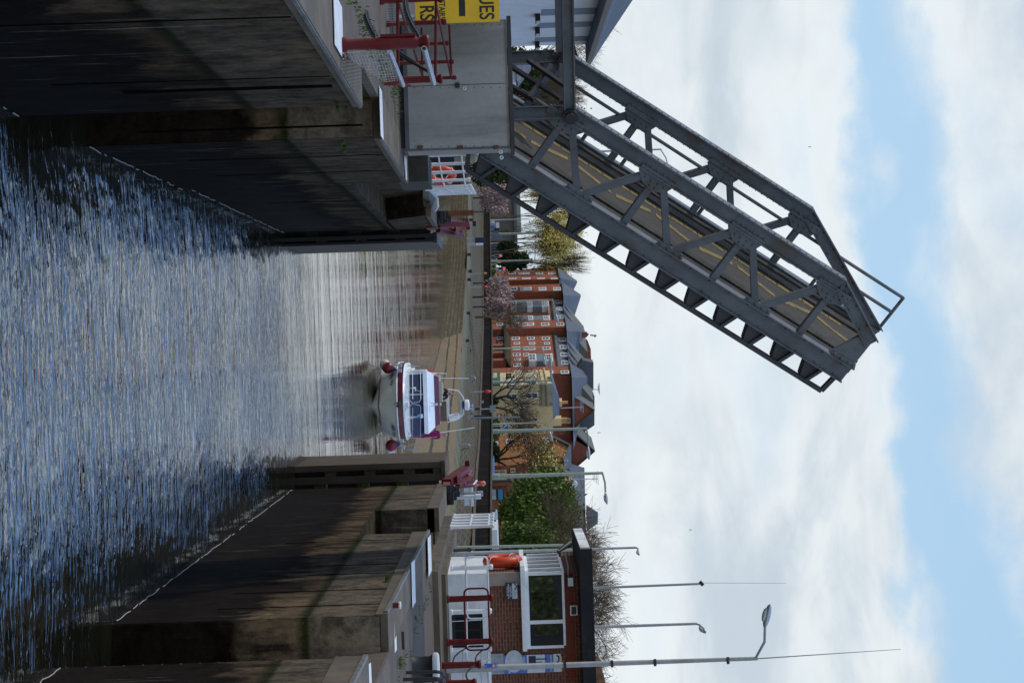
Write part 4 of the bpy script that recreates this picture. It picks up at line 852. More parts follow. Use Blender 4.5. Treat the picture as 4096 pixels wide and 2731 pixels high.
def side_band(z0f, z1f, sh0, sh1, mt, nm, par):
    s_ = []
    for t, g, *_ in ST: s_.append([V((BX-g*sh0, BY+t, z0f(t))), V((BX-g*sh1, BY+t+.03, z1f(t))), V((BX+g*sh1, BY+t+.03, z1f(t))), V((BX+g*sh0, BY+t, z0f(t)))])
    return MB().loft(s_, close=True).build(nm, mt, par)
side_band(lambda t: zg(t)+.02, lambda t: zg(t)+.31, 1.0, .99, MAROON, 'topside_band', hull)
side_band(lambda t: zg(t)+.312, lambda t: zg(t)+.40, .985, .95, GEL, 'deck', boat)
CW = 1.55
zA, zB, zC, zD = bz(1640, 3), bz(1696, 3.3), bz(1739, 4.6), bz(1758, 4.9)
MB().loft([[V((BX-1.25, BY+1.1, 1.6)), V((BX+1.25, BY+1.1, 1.6)), V((BX+1.25, BY+1.1, 1.5)), V((BX-1.25, BY+1.1, 1.5))], [V((BX-CW-.05, BY+3, zA)), V((BX+CW+.05, BY+3, zA)), V((BX+CW+.1, BY+3, 1.4)), V((BX-CW-.1, BY+3, 1.4))], [V((BX-CW-.1, BY+10, zA)), V((BX+CW+.1, BY+10, zA)), V((BX+CW+.1, BY+10, 1.4)), V((BX-CW-.1, BY+10, 1.4))]], close=True).build('cabin_trunk', GEL, boat)
ws = MB().loft([[V((BX-CW, BY+3, zA)), V((BX+CW, BY+3, zA)), V((BX+CW, BY+9, zA)), V((BX-CW, BY+9, zA))], [V((BX-CW, BY+3.3, zB)), V((BX+CW, BY+3.3, zB)), V((BX+CW, BY+9, zB)), V((BX-CW, BY+9, zB))]], close=True).build('windscreen', GEL, boat)
bfr = Fr((BX-3, BY+3.1), (BX+3, BY+3.1))
BG = plain('blue_tinted_glass', (.012, .025, .09), .12)
for ya, yb in ((1497, 1574), (1580, 1663), (1671, 1743)):
    u_a, u_b = bfr.uz(1670, ya)[0], bfr.uz(1670, yb)[0]; za, zb_ = zA+.03, zB-.02
    def wp(u_, z): return bfr.at(u_, .13-(z-zA)*.3/(zB-zA)+.02, z)
    MB().pr([wp(u_a, za), wp(u_b, za), wp(u_b, zb_), wp(u_a, zb_)], (0, -.02, 0)).build('pane', BG, ws)
for y, x0_, x1_, mm in ((1662, 1668, 1684, SKYB), (1662, 1684, 1692, WHITE), (1554, 1653, 1665, WHITE), (1560, 1650, 1660, GLASSG)):
    a_, b_ = bfr.uz(x0_, y-7), bfr.uz(x1_, y+9); MB().fb(bfr, a_[0], b_[0], .12, .15, a_[1], b_[1]).build('item_behind_glass', mm, ws)
ro = MB().loft([[V((BX-CW-.03, BY+2.9, zB)), V((BX+CW+.03, BY+2.9, zB)), V((BX+CW+.05, BY+2.92, zB+.2)), V((BX-CW-.05, BY+2.92, zB+.2))], [V((BX-CW+.15, BY+4.4, zB+.1)), V((BX+CW-.15, BY+4.4, zB+.1)), V((BX+CW-.22, BY+4.4, zC)), V((BX-CW+.22, BY+4.4, zC))], [V((BX-CW+.15, BY+9.3, zB+.1)), V((BX+CW-.15, BY+9.3, zB+.1)), V((BX+CW-.2, BY+9.3, zC)), V((BX-CW+.2, BY+9.3, zC))]], close=True).build('flybridge_moulding', GEL, boat)
MB().loft([[V((BX-1.33, BY+4.38, zC-.02)), V((BX+1.33, BY+4.38, zC-.02)), V((BX+1.33, BY+8.5, zC-.02)), V((BX-1.33, BY+8.5, zC-.02))], [V((BX-1.2, BY+4.75, zD)), V((BX+1.2, BY+4.75, zD)), V((BX+1.2, BY+8.5, zD)), V((BX-1.2, BY+8.5, zD))]], close=True).build('flybridge_band', MAROON, boat)
BEI = plain('beige_vinyl', (.5, .47, .38), .6)
MB().bb(bx_(1535, 5.2), bx_(1612, 5.2), BY+5, BY+5.5, zD, bz(1771, 5.2)).bb(bx_(1530, 5.6), bx_(1580, 5.6), BY+5.5, BY+5.6, zD, bz(1776, 5.6)).build('helm_console', BEI, boat)
MB().bb(bx_(1612, 7.5), bx_(1690, 7.5), BY+7.4, BY+7.6, zD, bz(1786, 7.5)).build('screen', mat('smoked_screen', (.16, .12, .08), .3, .2, 1, 0), boat)
MB().bb(bx_(1592, 8), bx_(1680, 8), BY+7.9, BY+8.2, bz(1784, 8), bz(1796, 8)).build('seat_back', GEL, boat)
a_, b_ = W(1796, 1672, BY+8), W(1833, 1662, BY+8); MB().tube(a_, b_, .17, .17, 16).ball(b_, (.16, .16, .06)).build('life_raft_canister', GEL, boat, True)
mb = MB(); mb.path([W(1790, 1688, BY+8), W(1833, 1675, BY+8), W(1854, 1655, BY+8), W(1853, 1590, BY+8), W(1833, 1562, BY+8), W(1790, 1556, BY+8)], .035); mb.path([W(1833, 1672, BY+8), W(1844, 1655, BY+8), W(1845, 1600, BY+8)], .025); mb.build('radar_arch', WHITE, boat, True)
c_ = W(1858, 1619, BY+8); rd_ = MB().lathe(c_, [(.26, 0), (.29, .03), (.29, .2), (.24, .25), (.01, .27)], 24).build('radar_dome', GEL, boat, True); MB().lathe(c_-V((0, 0, .12)), [(.2, 0), (.24, .11)], 20).build('dome_base', plain('boat_blue', (.02, .06, .25), .5), rd_)
mb = MB(); mb.path([c_+V((.05, 0, .25)), c_+V((.05, 0, .5))], .02); mb.path([c_+V((.15, 0, .25)), c_+V((.28, 0, .42)), c_+V((-.05, 0, .44))], .02); mb.build('aerial_bracket', GALV, rd_)
for (xa, ya), (xb, yb) in (((1742, 1512), (1875, 1513)), ((1744, 1732), (1898, 1710))): MB().tube(W(xa, ya, BY+6), W(xb, yb, BY+6), .025, .018).build('antenna', WHITE, boat)
for ya, yb in ((1487, 1602), (1624, 1752)):
    s_ = 1 if ya > 1600 else -1; yo, yi = (ya, yb) if s_ < 0 else (yb, ya)
    mb = MB(); t_ = 1.6
    for x in (1650, 1682): mb.tube(W(x, yo, BY+2.6), W(x+1, yi+6*s_, BY+.8), .014)
    mb.path([W(1682, yo, BY+2.6), W(1618, yo-3*s_, BY+2.6)], .018); mb.path([W(1683, yi+6*s_, BY+.8), W(1678, yi-4*s_, BY+.7), W(1650, yi-9*s_, BY+.6), W(1616, yi+20*s_, BY+.4)], .016)
    for yy_ in (yi+36*s_,): mb.tube(W(1682, yy_, BY+1.6), W(1614, yy_+26*s_, BY+1.6), .014)
    mb.build('guard_rail', GALV, boat, True)
for y, s_ in ((1462, -1), (1797, 1)):
    mb = MB(); mb.path([W(1625, y, BY+6), W(1680, y-2*s_, BY+6)], .03); mb.path([W(1680, y-3*s_, BY+5), W(1680, y-3*s_, BY+8)], .02); mb.path([W(1642, y-20*s_, BY+5), W(1690, y-20*s_, BY+5)], .02); mb.build('side_rail', GALV, boat)
def fender(x, y, D, r, ax_, mt, tipm):
    c_ = W(x, y, D); f_ = MB().ball(c_, r, 20, 14).build('fender', mt, boat, True); d = V(ax_).normalized()
    X_ = d.orthogonal().normalized(); MB().lathe(c_+d*r*.72, [(r*.66, 0), (r*.3, r*.5), (r*.1, r*.8)], 16, (X_, d.cross(X_), d)).build('fender_eye', tipm, f_, True)
    MB().tube(c_+d*r*1.4, c_+d*r*1.4+V((0, 0, .35)), .015).build('fender_rope', BLACK, f_)
BT = plain('fender_blue', (.02, .025, .1), .4); FR = plain('fender_red', (.2, .01, .02), .3)
fender(1540, 1458, BY+2.5, .27, (.12, 0, 1), plain('fender_cream', (.6, .56, .44), .4), BT); fender(1552, 1471, BY+1.9, .29, (.25, 0, 1), FR, BT)
fender(1563, 1793, BY+2.6, .25, (-.1, 0, 1), plain('fender_white', (.7, .7, .68), .4), FR); fender(1566, 1781, BY+1.9, .3, (-.2, 0, 1), FR, BT)
mb = MB(); an = [W(1606, 1600, BY-.15), W(1596, 1606, BY-.25), W(1580, 1611, BY-.3), W(1597, 1618, BY-.3), W(1580, 1626, BY-.3), W(1597, 1630, BY-.25), W(1607, 1632, BY-.15), W(1604, 1616, BY-.2)]
mb.pr(an, (0, .1, 0)); mb.tube(W(1600, 1617, BY-.2), W(1620, 1617, BY+.3), .035); mb.build('anchor', BLACK, boat); MB().bb(BX-.12, BX+.12, BY+.1, BY+1.1, 1.6, 1.78).build('windlass', WHITE, boat)
for x, r in ((1746, .07), (1760, .085)): MB().ball(W(x, 1617, BY+3.6+(x-1728)*.04), r, 12, 8).build('searchlight', GALV, boat, True)
mb = MB(); mb.path([W(1726, 1611, BY+3.2), W(1745, 1617, BY+3.6), W(1726, 1624, BY+3.2)], .025); mb.build('horn', GALV, boat, True)
c_ = W(1708, 1490, BY+10); fl = MB(); fl.tube(c_, W(1787, 1494, BY+10), .02); fl.build('flag_pole', WHITE, boat)
P = [W(1706, 1478, BY+10), W(1730, 1480, BY+10.1), W(1762, 1493, BY+10), W(1740, 1500, BY+9.9), W(1722, 1499, BY+10.05), W(1706, 1492, BY+9.9)]; MB().pr(P, (0, .03, 0)).build('ensign', REDP, boat)
for y in (1462, 1481, 1748+15, 1789): 
    t_ = 1.2 if 1465 < y < 1780 else 2.2; u_ = bx_(y, t_, 1600); zz_ = zg(t_)+.165
    MB().box((u_, BY+{1462: 2.05, 1481: 1.55, 1763: 1.25, 1789: 2.3}[y]-.35, zz_), (.17, .5, .17), None).build('fairlead', GALV, hull)
ink = plain('name_ink', (.05, .05, .06), .5)
def hp(t, z, side):    # point and directions on the bow flare
    k = max(i for i in range(len(ST)-1) if ST[i][0] <= t); f_ = (t-ST[k][0])/(ST[k+1][0]-ST[k][0])
    i0 = 0 if side < 0 else 8; i1 = 1 if side < 0 else 7
    a = lerp(secs[k][i0], secs[k+1][i0], f_); b_ = lerp(secs[k][i1], secs[k+1][i1], f_); q_ = (a.z-z)/(a.z-b_.z); return lerp(a, b_, q_)
for side, t0, t1 in ((-1, 1.95, .55), (1, .6, 2.0)):
    a, b_ = hp(t0, 1.02, side), hp(t1, 1.02, side); n_ = V((side*.6, -.8, 0)); X_ = (b_-a).normalized(); Z_ = (hp((t0+t1)/2, 1.1, side)-hp((t0+t1)/2, .95, side)).normalized()
    out = X_.cross(Z_).normalized(); out = out if out.y < 0 else -out
    text(None, 'boat_name', 'Milky Way', (a+b_)/2+out*.13, X_, Z_, .3, ink, hull, 'CENTER', .002, .35)
# people
def person(loc, joints, edges, radii, label, skin_m, cloth_m, head, hair_m, hat=None, look=V((0, -1, 0))):
    me = bpy.data.meshes.new('person'); o0 = V(loc); me.from_pydata([(V(j)-o0)[:] for j in joints], edges, [])
    o = bpy.data.objects.new('person', me); C.objects.link(o); o.location = o0; ORG[o.name] = o0; tag(o, label, 'person')
    o.modifiers.new('s', 'SKIN')
    import bmesh
    bm = bmesh.new(); bm.from_mesh(me); ly = bm.verts.layers.skin.verify(); bm.verts.ensure_lookup_table()
    for v_, r in zip(bm.verts, radii): v_[ly].radius = (r, r*.8)
    bm.verts[0][ly].use_root = True; bm.to_mesh(me); bm.free()
    sb = o.modifiers.new('b', 'SUBSURF'); sb.levels = 2; sb.render_levels = 2; me.materials.append(cloth_m)
    h = V(head); mb = MB(); mb.ball(h, (.078, .095, .115), 16, 12); mb.ball(h+look*.1+V((0, 0, -.02)), (.014, .02, .022), 8, 6); mb.tube(h+V((0, 0, -.2)), h+V((0, 0, -.06)), .05)
    for s_ in (-1, 1): mb.ball(h+V((s_*.08, .0, -.01)), (.012, .02, .03), 6, 5)
    hd = mb.build('head', skin_m, o, True)
    mb = MB(); 
    for s_ in (-1, 1): mb.ball(h+look*.085+V((s_*.034, 0, .018)), (.03, .014, .02), 8, 6)
    mb.build('sunglasses', BLACK, hd); MB().box(h+look*.092+V((0, 0, -.06)), (.04, .01, .01)).build('mouth', FR, hd)
    MB().ball(h+V((0, .02, .035)), (.085, .09, .098), 14, 10).build('hair' if not hat else 'cap', hat or hair_m, hd, True)
    return o
NAVY = plain('navy_jacket', (.012, .012, .02), .8); MAG = plain('magenta_top', (.3, .006, .12), .8); TRO = plain('purple_trousers', (.06, .01, .06), .8)
h1 = W(1803, 1574, BY+7); z1 = h1.z; x1, y1 = h1.x, h1.y
J = [(x1, y1+.1, z1-.78), (x1, y1+.08, z1-.5), (x1, y1+.06, z1-.2), (x1-.2, y1+.05, z1-.21), (x1-.29, y1-.05, z1-.46), (x1-.2, y1-.35, z1-.6), (x1+.2, y1+.05, z1-.21), (x1+.28, y1-.02, z1-.46), (x1+.15, y1-.35, z1-.58), (x1-.12, y1-.35, z1-.8), (x1+.12, y1-.35, z1-.8), (x1-.12, y1-.5, z1-1.2), (x1+.12, y1-.5, z1-1.2)]
person((x1, y1, z1-1.2), J, [(0, 1), (1, 2), (2, 3), (3, 4), (4, 5), (2, 6), (6, 7), (7, 8), (0, 9), (0, 10), (9, 11), (10, 12)], [.15, .15, .13, .085, .06, .045, .085, .06, .045, .09, .09, .06, .06], 'person in a dark navy jacket and sunglasses steering on the flybridge', SKIN, NAVY, h1, HAIR)
h2 = W(1779, 1739, BY+6); z1 = h2.z; x1, y1 = h2.x-.03, h2.y
J = [(x1-.02, y1, z1-.8), (x1-.02, y1, z1-.5), (x1, y1, z1-.26), (x1-.16, y1, z1-.27), (x1-.2, y1-.02, z1-.52), (x1-.1, y1-.2, z1-.66), (x1+.16, y1, z1-.27), (x1+.2, y1, z1-.53), (x1+.18, y1-.18, z1-.74), (x1-.09, y1, z1-1.15), (x1+.1, y1, z1-1.15), (x1-.09, y1+.02, 1.62), (x1+.11, y1+.02, 1.62), (x1-.09, y1-.12, 1.6), (x1+.11, y1-.12, 1.6)]
person((x1, y1, 1.6), J, [(0, 1), (1, 2), (2, 3), (3, 4), (4, 5), (2, 6), (6, 7), (7, 8), (0, 9), (0, 10), (9, 11), (10, 12), (11, 13), (12, 14)], [.14, .13, .12, .08, .055, .04, .08, .055, .04, .08, .08, .055, .055, .05, .05], 'person in a magenta top and pink cap standing on the side deck of the boat', SKIN, MAG, h2, HAIR, plain('pink_cap', (.55, .25, .3), .7))
# ============================================================= town behind the black wall
ZG = 3.7
def window(fr, rc, par, n=0., bars=1, frame=WHITE, pane=None, fw_=.14):
    pane = pane or GLASSG
    u0, u1, z0, z1 = fr.rect(*rc, n=n); o = MB().fb(fr, u0, u1, n-.05, n+.05, z0, z1).build('window', frame, par)
    mb = MB(); k = bars+1; h_ = (z1-z0-fw_*1.2)/2; wd = (u1-u0-2*fw_*1.2)
    for i in range(2):
        for j in range(k): a = u0+fw_*1.2+j*(wd/k)+.04*wd; mb.fb(fr, a, a+wd/k*.86, n+.05, n+.065, z0+fw_*.7+i*h_, z0+fw_*.7+i*h_+h_*.86)
    mb.build('pane', pane, o); return o
def hip(mb, fr, u0, u1, n0, n1, ze, zr_, ins):
    nm_ = (n0+n1)/2; a = [fr.at(u0, n0, ze), fr.at(u1, n0, ze), fr.at(u1, n1, ze), fr.at(u0, n1, ze)]; r0, r1 = fr.at(u0+ins, nm_, zr_), fr.at(u1-ins, nm_, zr_)
    return mb.add(a+[r0, r1], [(0, 1, 5, 4), (2, 3, 4, 5), (1, 2, 5), (3, 0, 4), (0, 3, 2, 1)])
def s3(X, Y): return (1800+X/3.136, 1000+Y/3.136)
def r3(x0, y0, x1, y1): return (*s3(x0, y0), *s3(x1, y1))
# --- long red brick mansion block
bf = Fr((-12.8, 415), (7.6, 350)); bb_ = thing('mansion_block', bf.at(30, -6, ZG), 'large red brick mansion block with white windows and slate hipped roofs', 'building')
def uu(Y, X=900, n=0.): return bf.uz(*s3(X, Y), n)[0]
def zz3(X, Y, n=0.): return bf.uz(*s3(X, Y), n)[1]
PJ = 1.3
secs_ = [(255, 330, 1350, 0.6, 1), (330, 376, 1372, PJ, 1), (440, 527, 1408, PJ, 1), (600, 890, 1278, 0, 0), (890, 982, 1450, PJ, 1), (1050, 1470, 1318, 0, 0), (1470, 1562, 1510, .9, 1)]
for Y0, Y1, XE, n, tw in secs_:
    u0, u1 = uu(Y0, n=n), uu(Y1, n=n); ze = zz3(XE, (Y0+Y1)/2, n)
    MB().fb(bf, u0, u1, -11-rnd.random()*.2, n, ZG-.2, ze).build('wall', BRK, bb_)
    if tw:
        rf = MB(); MB().fb(bf, u0-.2, u1+.25, n-.1, n+.25, ze-.1, ze+.16).build('gutter', BLACK, bb_)
# return walls fill the tower sides; darker brick carries their shade in its colour
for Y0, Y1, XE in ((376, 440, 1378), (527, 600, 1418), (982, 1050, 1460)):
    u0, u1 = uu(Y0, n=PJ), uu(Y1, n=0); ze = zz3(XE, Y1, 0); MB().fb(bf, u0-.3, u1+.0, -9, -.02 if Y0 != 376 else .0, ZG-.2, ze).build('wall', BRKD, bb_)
def hipx(Y0, Y1, XE, XA, YA, n, back, mt=SLATE, ins=None):
    u0, u1 = uu(Y0, n=n), uu(Y1, n=n); ze = zz3(XE, (Y0+Y1)/2, n); nm_ = (n-back)/2; za = bf.uz(*s3(XA, YA), nm_)[1]; ua = bf.uz(*s3(XA, YA), nm_)[0]
    mb = MB(); a = [bf.at(u0-.4, n+.4, ze), bf.at(u1+.4, n+.4, ze), bf.at(u1+.4, -back, ze), bf.at(u0-.4, -back, ze)]; i_ = (u1-u0)*.08 if ins is None else ins
    mb.add(a+[bf.at(ua-i_, nm_, za), bf.at(ua+i_, nm_, za)], [(0, 1, 5, 4), (2, 3, 4, 5), (1, 2, 5), (3, 0, 4), (0, 3, 2, 1)]); mb.build('roof', mt, bb_)
hipx(255, 376, 1362, 1595, 395, PJ, 7); hipx(440, 600, 1412, 1640, 568, PJ, 9)
hipx(890, 1050, 1456, 1690, 1010, PJ, 10); hipx(1470, 1640, 1520, 1768, 1580, .9, 12)
# main roof ranges and mansards with dormers
for Y0, Y1, XE0, XE1, XR0, XR1 in ((590, 900, 1425, 1450, 1620, 1668), (1045, 1480, 1470, 1510, 1690, 1735)):
    u0, u1 = uu(Y0), uu(Y1); z0, z1 = zz3(XE0, Y0), zz3(XE1, Y1); q0 = bf.uz(*s3(XR0, Y0), -6)[1]; q1 = bf.uz(*s3(XR1, Y1), -6)[1]
    ze = (z0+z1)/2; zq = (q0+q1)/2
    MB().add([bf.at(u0, -1.2, z0), bf.at(u1, -1.2, z1), bf.at(u1, -6.5, q1), bf.at(u0, -6.5, q0), bf.at(u0, -12, z0), bf.at(u1, -12, z1)], [(0, 1, 2, 3), (3, 2, 5, 4), (0, 3, 4), (1, 5, 2), (0, 4, 5, 1)]).build('roof', SLATEG, bb_)
    zl = zz3(1285 if Y0 < 900 else 1325, (Y0+Y1)/2); MB().pr([bf.at(u0, .15, zl), bf.at(u0, -1.3, z0+.1), bf.at(u0, -3, z0+.1), bf.at(u0, -3, zl)], bf.X*(u1-u0)).build('mansard', SLATE, bb_)
    MB().fb(bf, u0, u1, -.05, .3, zl-.15, zl+.1).build('gutter', BLACK, bb_)
for X0, X1, Y0, Y1 in ((1320, 1408, 632, 668), (1330, 1418, 718, 758), (1340, 1430, 822, 862), (1362, 1455, 1100, 1144), (1376, 1468, 1196, 1240), (1385, 1476, 1290, 1336), (1395, 1487, 1390, 1436)):
    o = window(bf, r3(X0, Y0, X1, Y1), bb_, n=-.35, bars=1, fw_=.2)
    u0, u1, z0, z1 = bf.rect(*r3(X0, Y0, X1, Y1), n=-.35); MB().fb(bf, u0-.15, u1+.15, -2.2, -.42, z0-.1, z1+.05).build('dormer', SLATE, bb_)
    MB().add([bf.at(u0-.4, 0, z1+.05), bf.at(u1+.4, 0, z1+.05), bf.at((u0+u1)/2, -3.6, z1+2.1), bf.at(u0-.4, -3, z1+.05), bf.at(u1+.4, -3, z1+.05)], [(0, 1, 2), (0, 2, 3), (1, 4, 2), (0, 3, 4, 1)]).build('dormer_roof', SLATE, bb_)
WN = []
for X0, X1 in ((735, 825), (860, 1000), (1075, 1168), (1230, 1328)): WN.append((X0, 284, X1, 306, .6))
for X0, X1 in ((740, 832), (905, 1010), (1092, 1188), (1265, 1362)): WN.append((X0, 350, X1, 366, PJ))
for X0, X1 in ((655, 742), (762, 845), (880, 1026), (1112, 1208), (1293, 1392)): WN.append((X0, 468, X1, 508, PJ))
for X0, X1 in ((700, 790), (895, 1040), (1128, 1222)): WN.append((X0, 738, X1, 774, 0))
for X0, X1 in ((585, 665), (775, 870), (905, 1055), (1142, 1246), (1335, 1436)): WN.append((X0, 912, X1, 950, PJ))
for X0, X1 in ((585, 665), (775, 875), (965, 1062), (1152, 1250)): WN.append((X0, 1090, X1, 1126, 0))
for X0, X1 in ((610, 665), (800, 878), (990, 1068), (1178, 1254)): WN.append((X0, 1156, X1, 1184, 0))
for X0, X1 in ((785, 884), (918, 1072), (1162, 1264)): WN.append((X0, 1214, X1, 1252, 0))
for X0, X1 in ((788, 886), (920, 990)): WN.append((X0, 1295, X1, 1330, 0))
for X0, X1 in ((806, 888),): WN.append((X0, 1360, X1, 1390, 0))
for X0, X1 in ((793, 893), (985, 1088), (1182, 1280)): WN.append((X0, 1424, X1, 1462, 0))
for X0, X1 in ((800, 902), (938, 1098), (1195, 1295), (1388, 1494)): WN.append((X0, 1512, X1, 1550, .9))
for X0, Y0, X1, Y1, n in WN: window(bf, r3(X0, Y0, X1, Y1), bb_, n=n+.02, bars=0, fw_=.2)
for Y0, Y1, lst in ((640, 712, ((965, 1035, 1), (1040, 1145, 0), (1148, 1225, 1), (840, 960, 0), (760, 835, 1))), (822, 878, ((975, 1045, 1), (1050, 1160, 0), (1162, 1240, 1), (870, 970, 0), (760, 865, 1))), (1300, 1390, ((985, 1083, 1), (1085, 1196, 0), (1198, 1275, 1)))):
    for X0, X1, wn in lst:
        n = 1.1; u0, u1, z0, z1 = bf.rect(*r3(X0, Y0, X1, Y1), n=n); MB().fb(bf, u0, u1, 0, n, z0, z1).build('bay', WHITE if wn else SHED, bb_)
        if wn: window(bf, r3(X0+4, Y0+6, X1-4, Y1-8), bb_, n=n+.06, bars=1, fw_=.16)
    X1 = lst[2][1]; u0, u1, z0, z1 = bf.rect(*r3(X1, Y0-8, X1+14, Y1+4), n=1.3); MB().fb(bf, u0, u1, 0, 1.3, z0, z1).build('bay_cornice', WHITE, bb_)
# lean-to shopfront roof and dark arcade
u0, u1 = uu(1015), uu(1478); zt2 = zz3(765, 1250); ze = zz3(708, 1250, 1.5)
MB().add([bf.at(u0, 1.6, ze), bf.at(u1, 1.6, ze), bf.at(u1, .05, zt2), bf.at(u0, .05, zt2)], [(0, 1, 2, 3)]).pr([bf.at(u0, 1.6, ze), bf.at(u1, 1.6, ze), bf.at(u1, .05, zt2), bf.at(u0, .05, zt2)], (0, 0, -.2)).build('lean_to_roof', TILE, bb_)
MB().fb(bf, u0, u1, 1.5, 1.75, ze-.35, ze).build('lean_to_gutter', BLACK, bb_)
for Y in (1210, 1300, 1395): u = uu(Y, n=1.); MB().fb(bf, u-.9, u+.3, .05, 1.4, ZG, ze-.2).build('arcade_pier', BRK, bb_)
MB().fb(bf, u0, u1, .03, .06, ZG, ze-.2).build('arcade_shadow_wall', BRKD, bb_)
MB().tube(W(2361, 1340, 372), W(2378, 1342, 372), .12).build('weather_vane_pole', BLACK, bb_); MB().tube(W(2378, 1338, 372), W(2379, 1350, 372), .07).pr([W(2383, 1337, 372), W(2387, 1343, 372), W(2383, 1348, 372), W(2380, 1343, 372)], (0, .1, 0)).build('weather_vane', BLACK, bb_)
MB().pr([W(2330, 1330, 380), W(2345, 1326, 380), W(2356, 1337, 380), W(2345, 1350, 380), W(2330, 1352, 380)], (0, 3, 0)).build('cupola', BRKD, bb_)
# back ridge (a lower wing in red tiles)
MB().pr([W(2330, 1345, 392), W(2350, 1360, 392), W(2363, 1395, 392), W(2366, 1470, 392), W(2356, 1505, 392), W(2335, 1505, 392)], (0, 8, 0)).build('rear_wing', BRKD, bb_)
# --- gabled red brick range facing right
gf = Fr((7.0, 348), (40, 352)); gbx = thing('gabled_brick_range', gf.at(12, -6, ZG), 'dark red brick range with two big gables and slate roofs behind the cream house', 'building')
def gp_(pts, n=0.): return [gf.p(x, y, n) for x, y in pts]
G1 = [(1968, 1496), (2286, 1502), (2289, 1571), (2298, 1592), (2374, 1641), (2302, 1708), (2262, 1740), (1968, 1742)]
MB().pr(gp_(G1), -gf.N*12).build('gable_wall', BRKD, gbx)
MB().pr(gp_([(2296, 1590), (2376, 1640), (2380, 1640), (2299, 1586)], .4), -gf.N*30).build('roof', SLATEG, gbx); MB().pr(gp_([(2376, 1640), (2266, 1738), (2262, 1746), (2380, 1641)], .4), -gf.N*14).build('roof', TILE, gbx)
G2 = [(1968, 1700), (2262, 1700), (2270, 1742), (2376, 1804), (2285, 1884), (1968, 1900)]
MB().pr(gp_(G2, -3), -gf.N*12).build('gable_wall', BRKD, gbx)
MB().pr(gp_([(2262, 1700), (2376, 1803), (2381, 1803), (2266, 1694)], -2.6), -gf.N*14).build('roof', SLATEG, gbx); MB().pr(gp_([(2376, 1804), (2285, 1886), (2279, 1892), (2380, 1806)], -2.6), -gf.N*14).build('roof', TILE, gbx)
MB().pr(gp_([(2300, 1600), (2374, 1560), (2374, 1450), (2330, 1440), (2290, 1500)], -14), -gf.N*4).build('roof', SLATE, gbx)
window(gf, (2267, 1671, 2282, 1692), gbx, n=.05, bars=1, fw_=.12)
MB().pr(gp_([(2290, 1640), (2374, 1585), (2378, 1585), (2378, 1700), (2290, 1760)], -16), -gf.N*6).build('rear_roof', SLATE, gbx)
# TV aerials on the roofs
def aerial(base_, top, D, label, n=4):
    a, b_ = W(*base_, D), W(*top, D); mb = MB(); mb.tube(a, b_, .06); 
    for i in range(n): p = lerp(a, b_, 1-.06*i); mb.tube(p-V((1.2-.2*i, 0, 0)), p+V((.9-.2*i, 0, 0)), .035)
    tag(mb.build('roof_aerial', GALV), label, 'aerial', 'roof aerials')
aerial((2366, 1556), (2398, 1558), 345, 'tall roof aerial above the slate ridge of the dark brick range'); aerial((2242, 1632), (2332, 1627), 300, 'thin long roof aerial in front of the dark brick gable', 3)
aerial((2288, 1916), (2392, 1914), 300, 'roof aerial on the mossy tiled roof right of the gables'); aerial((2296, 1735), (2296, 1760), 300, 'small roof aerial behind the tall lamp post')
# --- cream corner house
lf = Fr(W(1990, 1491, 316), W(1990, 1543, 300)); rf2 = Fr(W(1990, 1543, 300), W(1990, 1742, 303)); ch_ = thing('cream_house', rf2.at(4, -4, ZG), 'cream rendered corner house with parapet, hipped slate roof and chimneys', 'building')
def z5(X, Y, y0=1480): return (1900+X/4.523, y0+Y/4.523)
def r5(x0, ya, x1, yb): return (*z5(x0, ya), *z5(x1, yb))
zpt = rf2.uz(*z5(1398, 400))[1]; zpl = lf.uz(*z5(1390, 180))[1]
A_, B_, C_ = lf.at(0, 0, ZG), rf2.at(0, 0, ZG), rf2.at(rf2.len, 0, ZG); D_ = C_-rf2.N*9; E_ = A_-lf.N*9
MB().pr([A_, B_, C_, D_, D_+(A_-C_)*.3], (0, 0, zpt-ZG)).build('wall', CREAM, ch_)
for X0, X1, n in ((1165, 1200, .12), (1205, 1285, .3), (1290, 1310, .55), (1312, 1398, .15)):
    z0, z1 = rf2.uz(*z5(X0, 350))[1], rf2.uz(*z5(X1, 350))[1]; ue = rf2.uz(*z5(1300, 640))[0]; MB().fb(rf2, -.1, ue, -.1, n, z0, z1).build('cornice', CREAMD, ch_)
    MB().fb(lf, 0, lf.len+.1, -.1, n, z0, z1).build('cornice', CREAM, ch_)
for rc in ((562, 425, 765, 528), (930, 408, 1142, 512), (572, 850, 785, 932), (930, 848, 1145, 922)): window(rf2, r5(*rc), ch_, n=.05, bars=2, fw_=.1, pane=GLASS)
for rc in ((530, 128, 748, 170), (905, 118, 1118, 152), (540, 225, 760, 262), (915, 222, 1130, 252)): window(lf, r5(*rc), ch_, n=.05, bars=0, fw_=.2)
r_ = lf.rect(*r5(308, 85, 400, 160)); MB().fb(lf, 0, lf.len, .05, .25, ZG, lf.uz(*z5(455, 150))[1]).build('shopfront', GREENP, ch_); r_ = lf.rect(*r5(310, 90, 400, 175)); MB().fb(lf, r_[0], r_[1], .25, .35, r_[2], r_[3]).build('shop_door', CREAM, ch_)
r_ = rf2.rect(*r5(840, 640, 885, 1190)); MB().fb(rf2, r_[0], r_[1], -.01, .04, r_[2], r_[3]).build('painted_band', mat('grey_band', (.14, .13, .12), .8, .2, 1, .1), ch_)
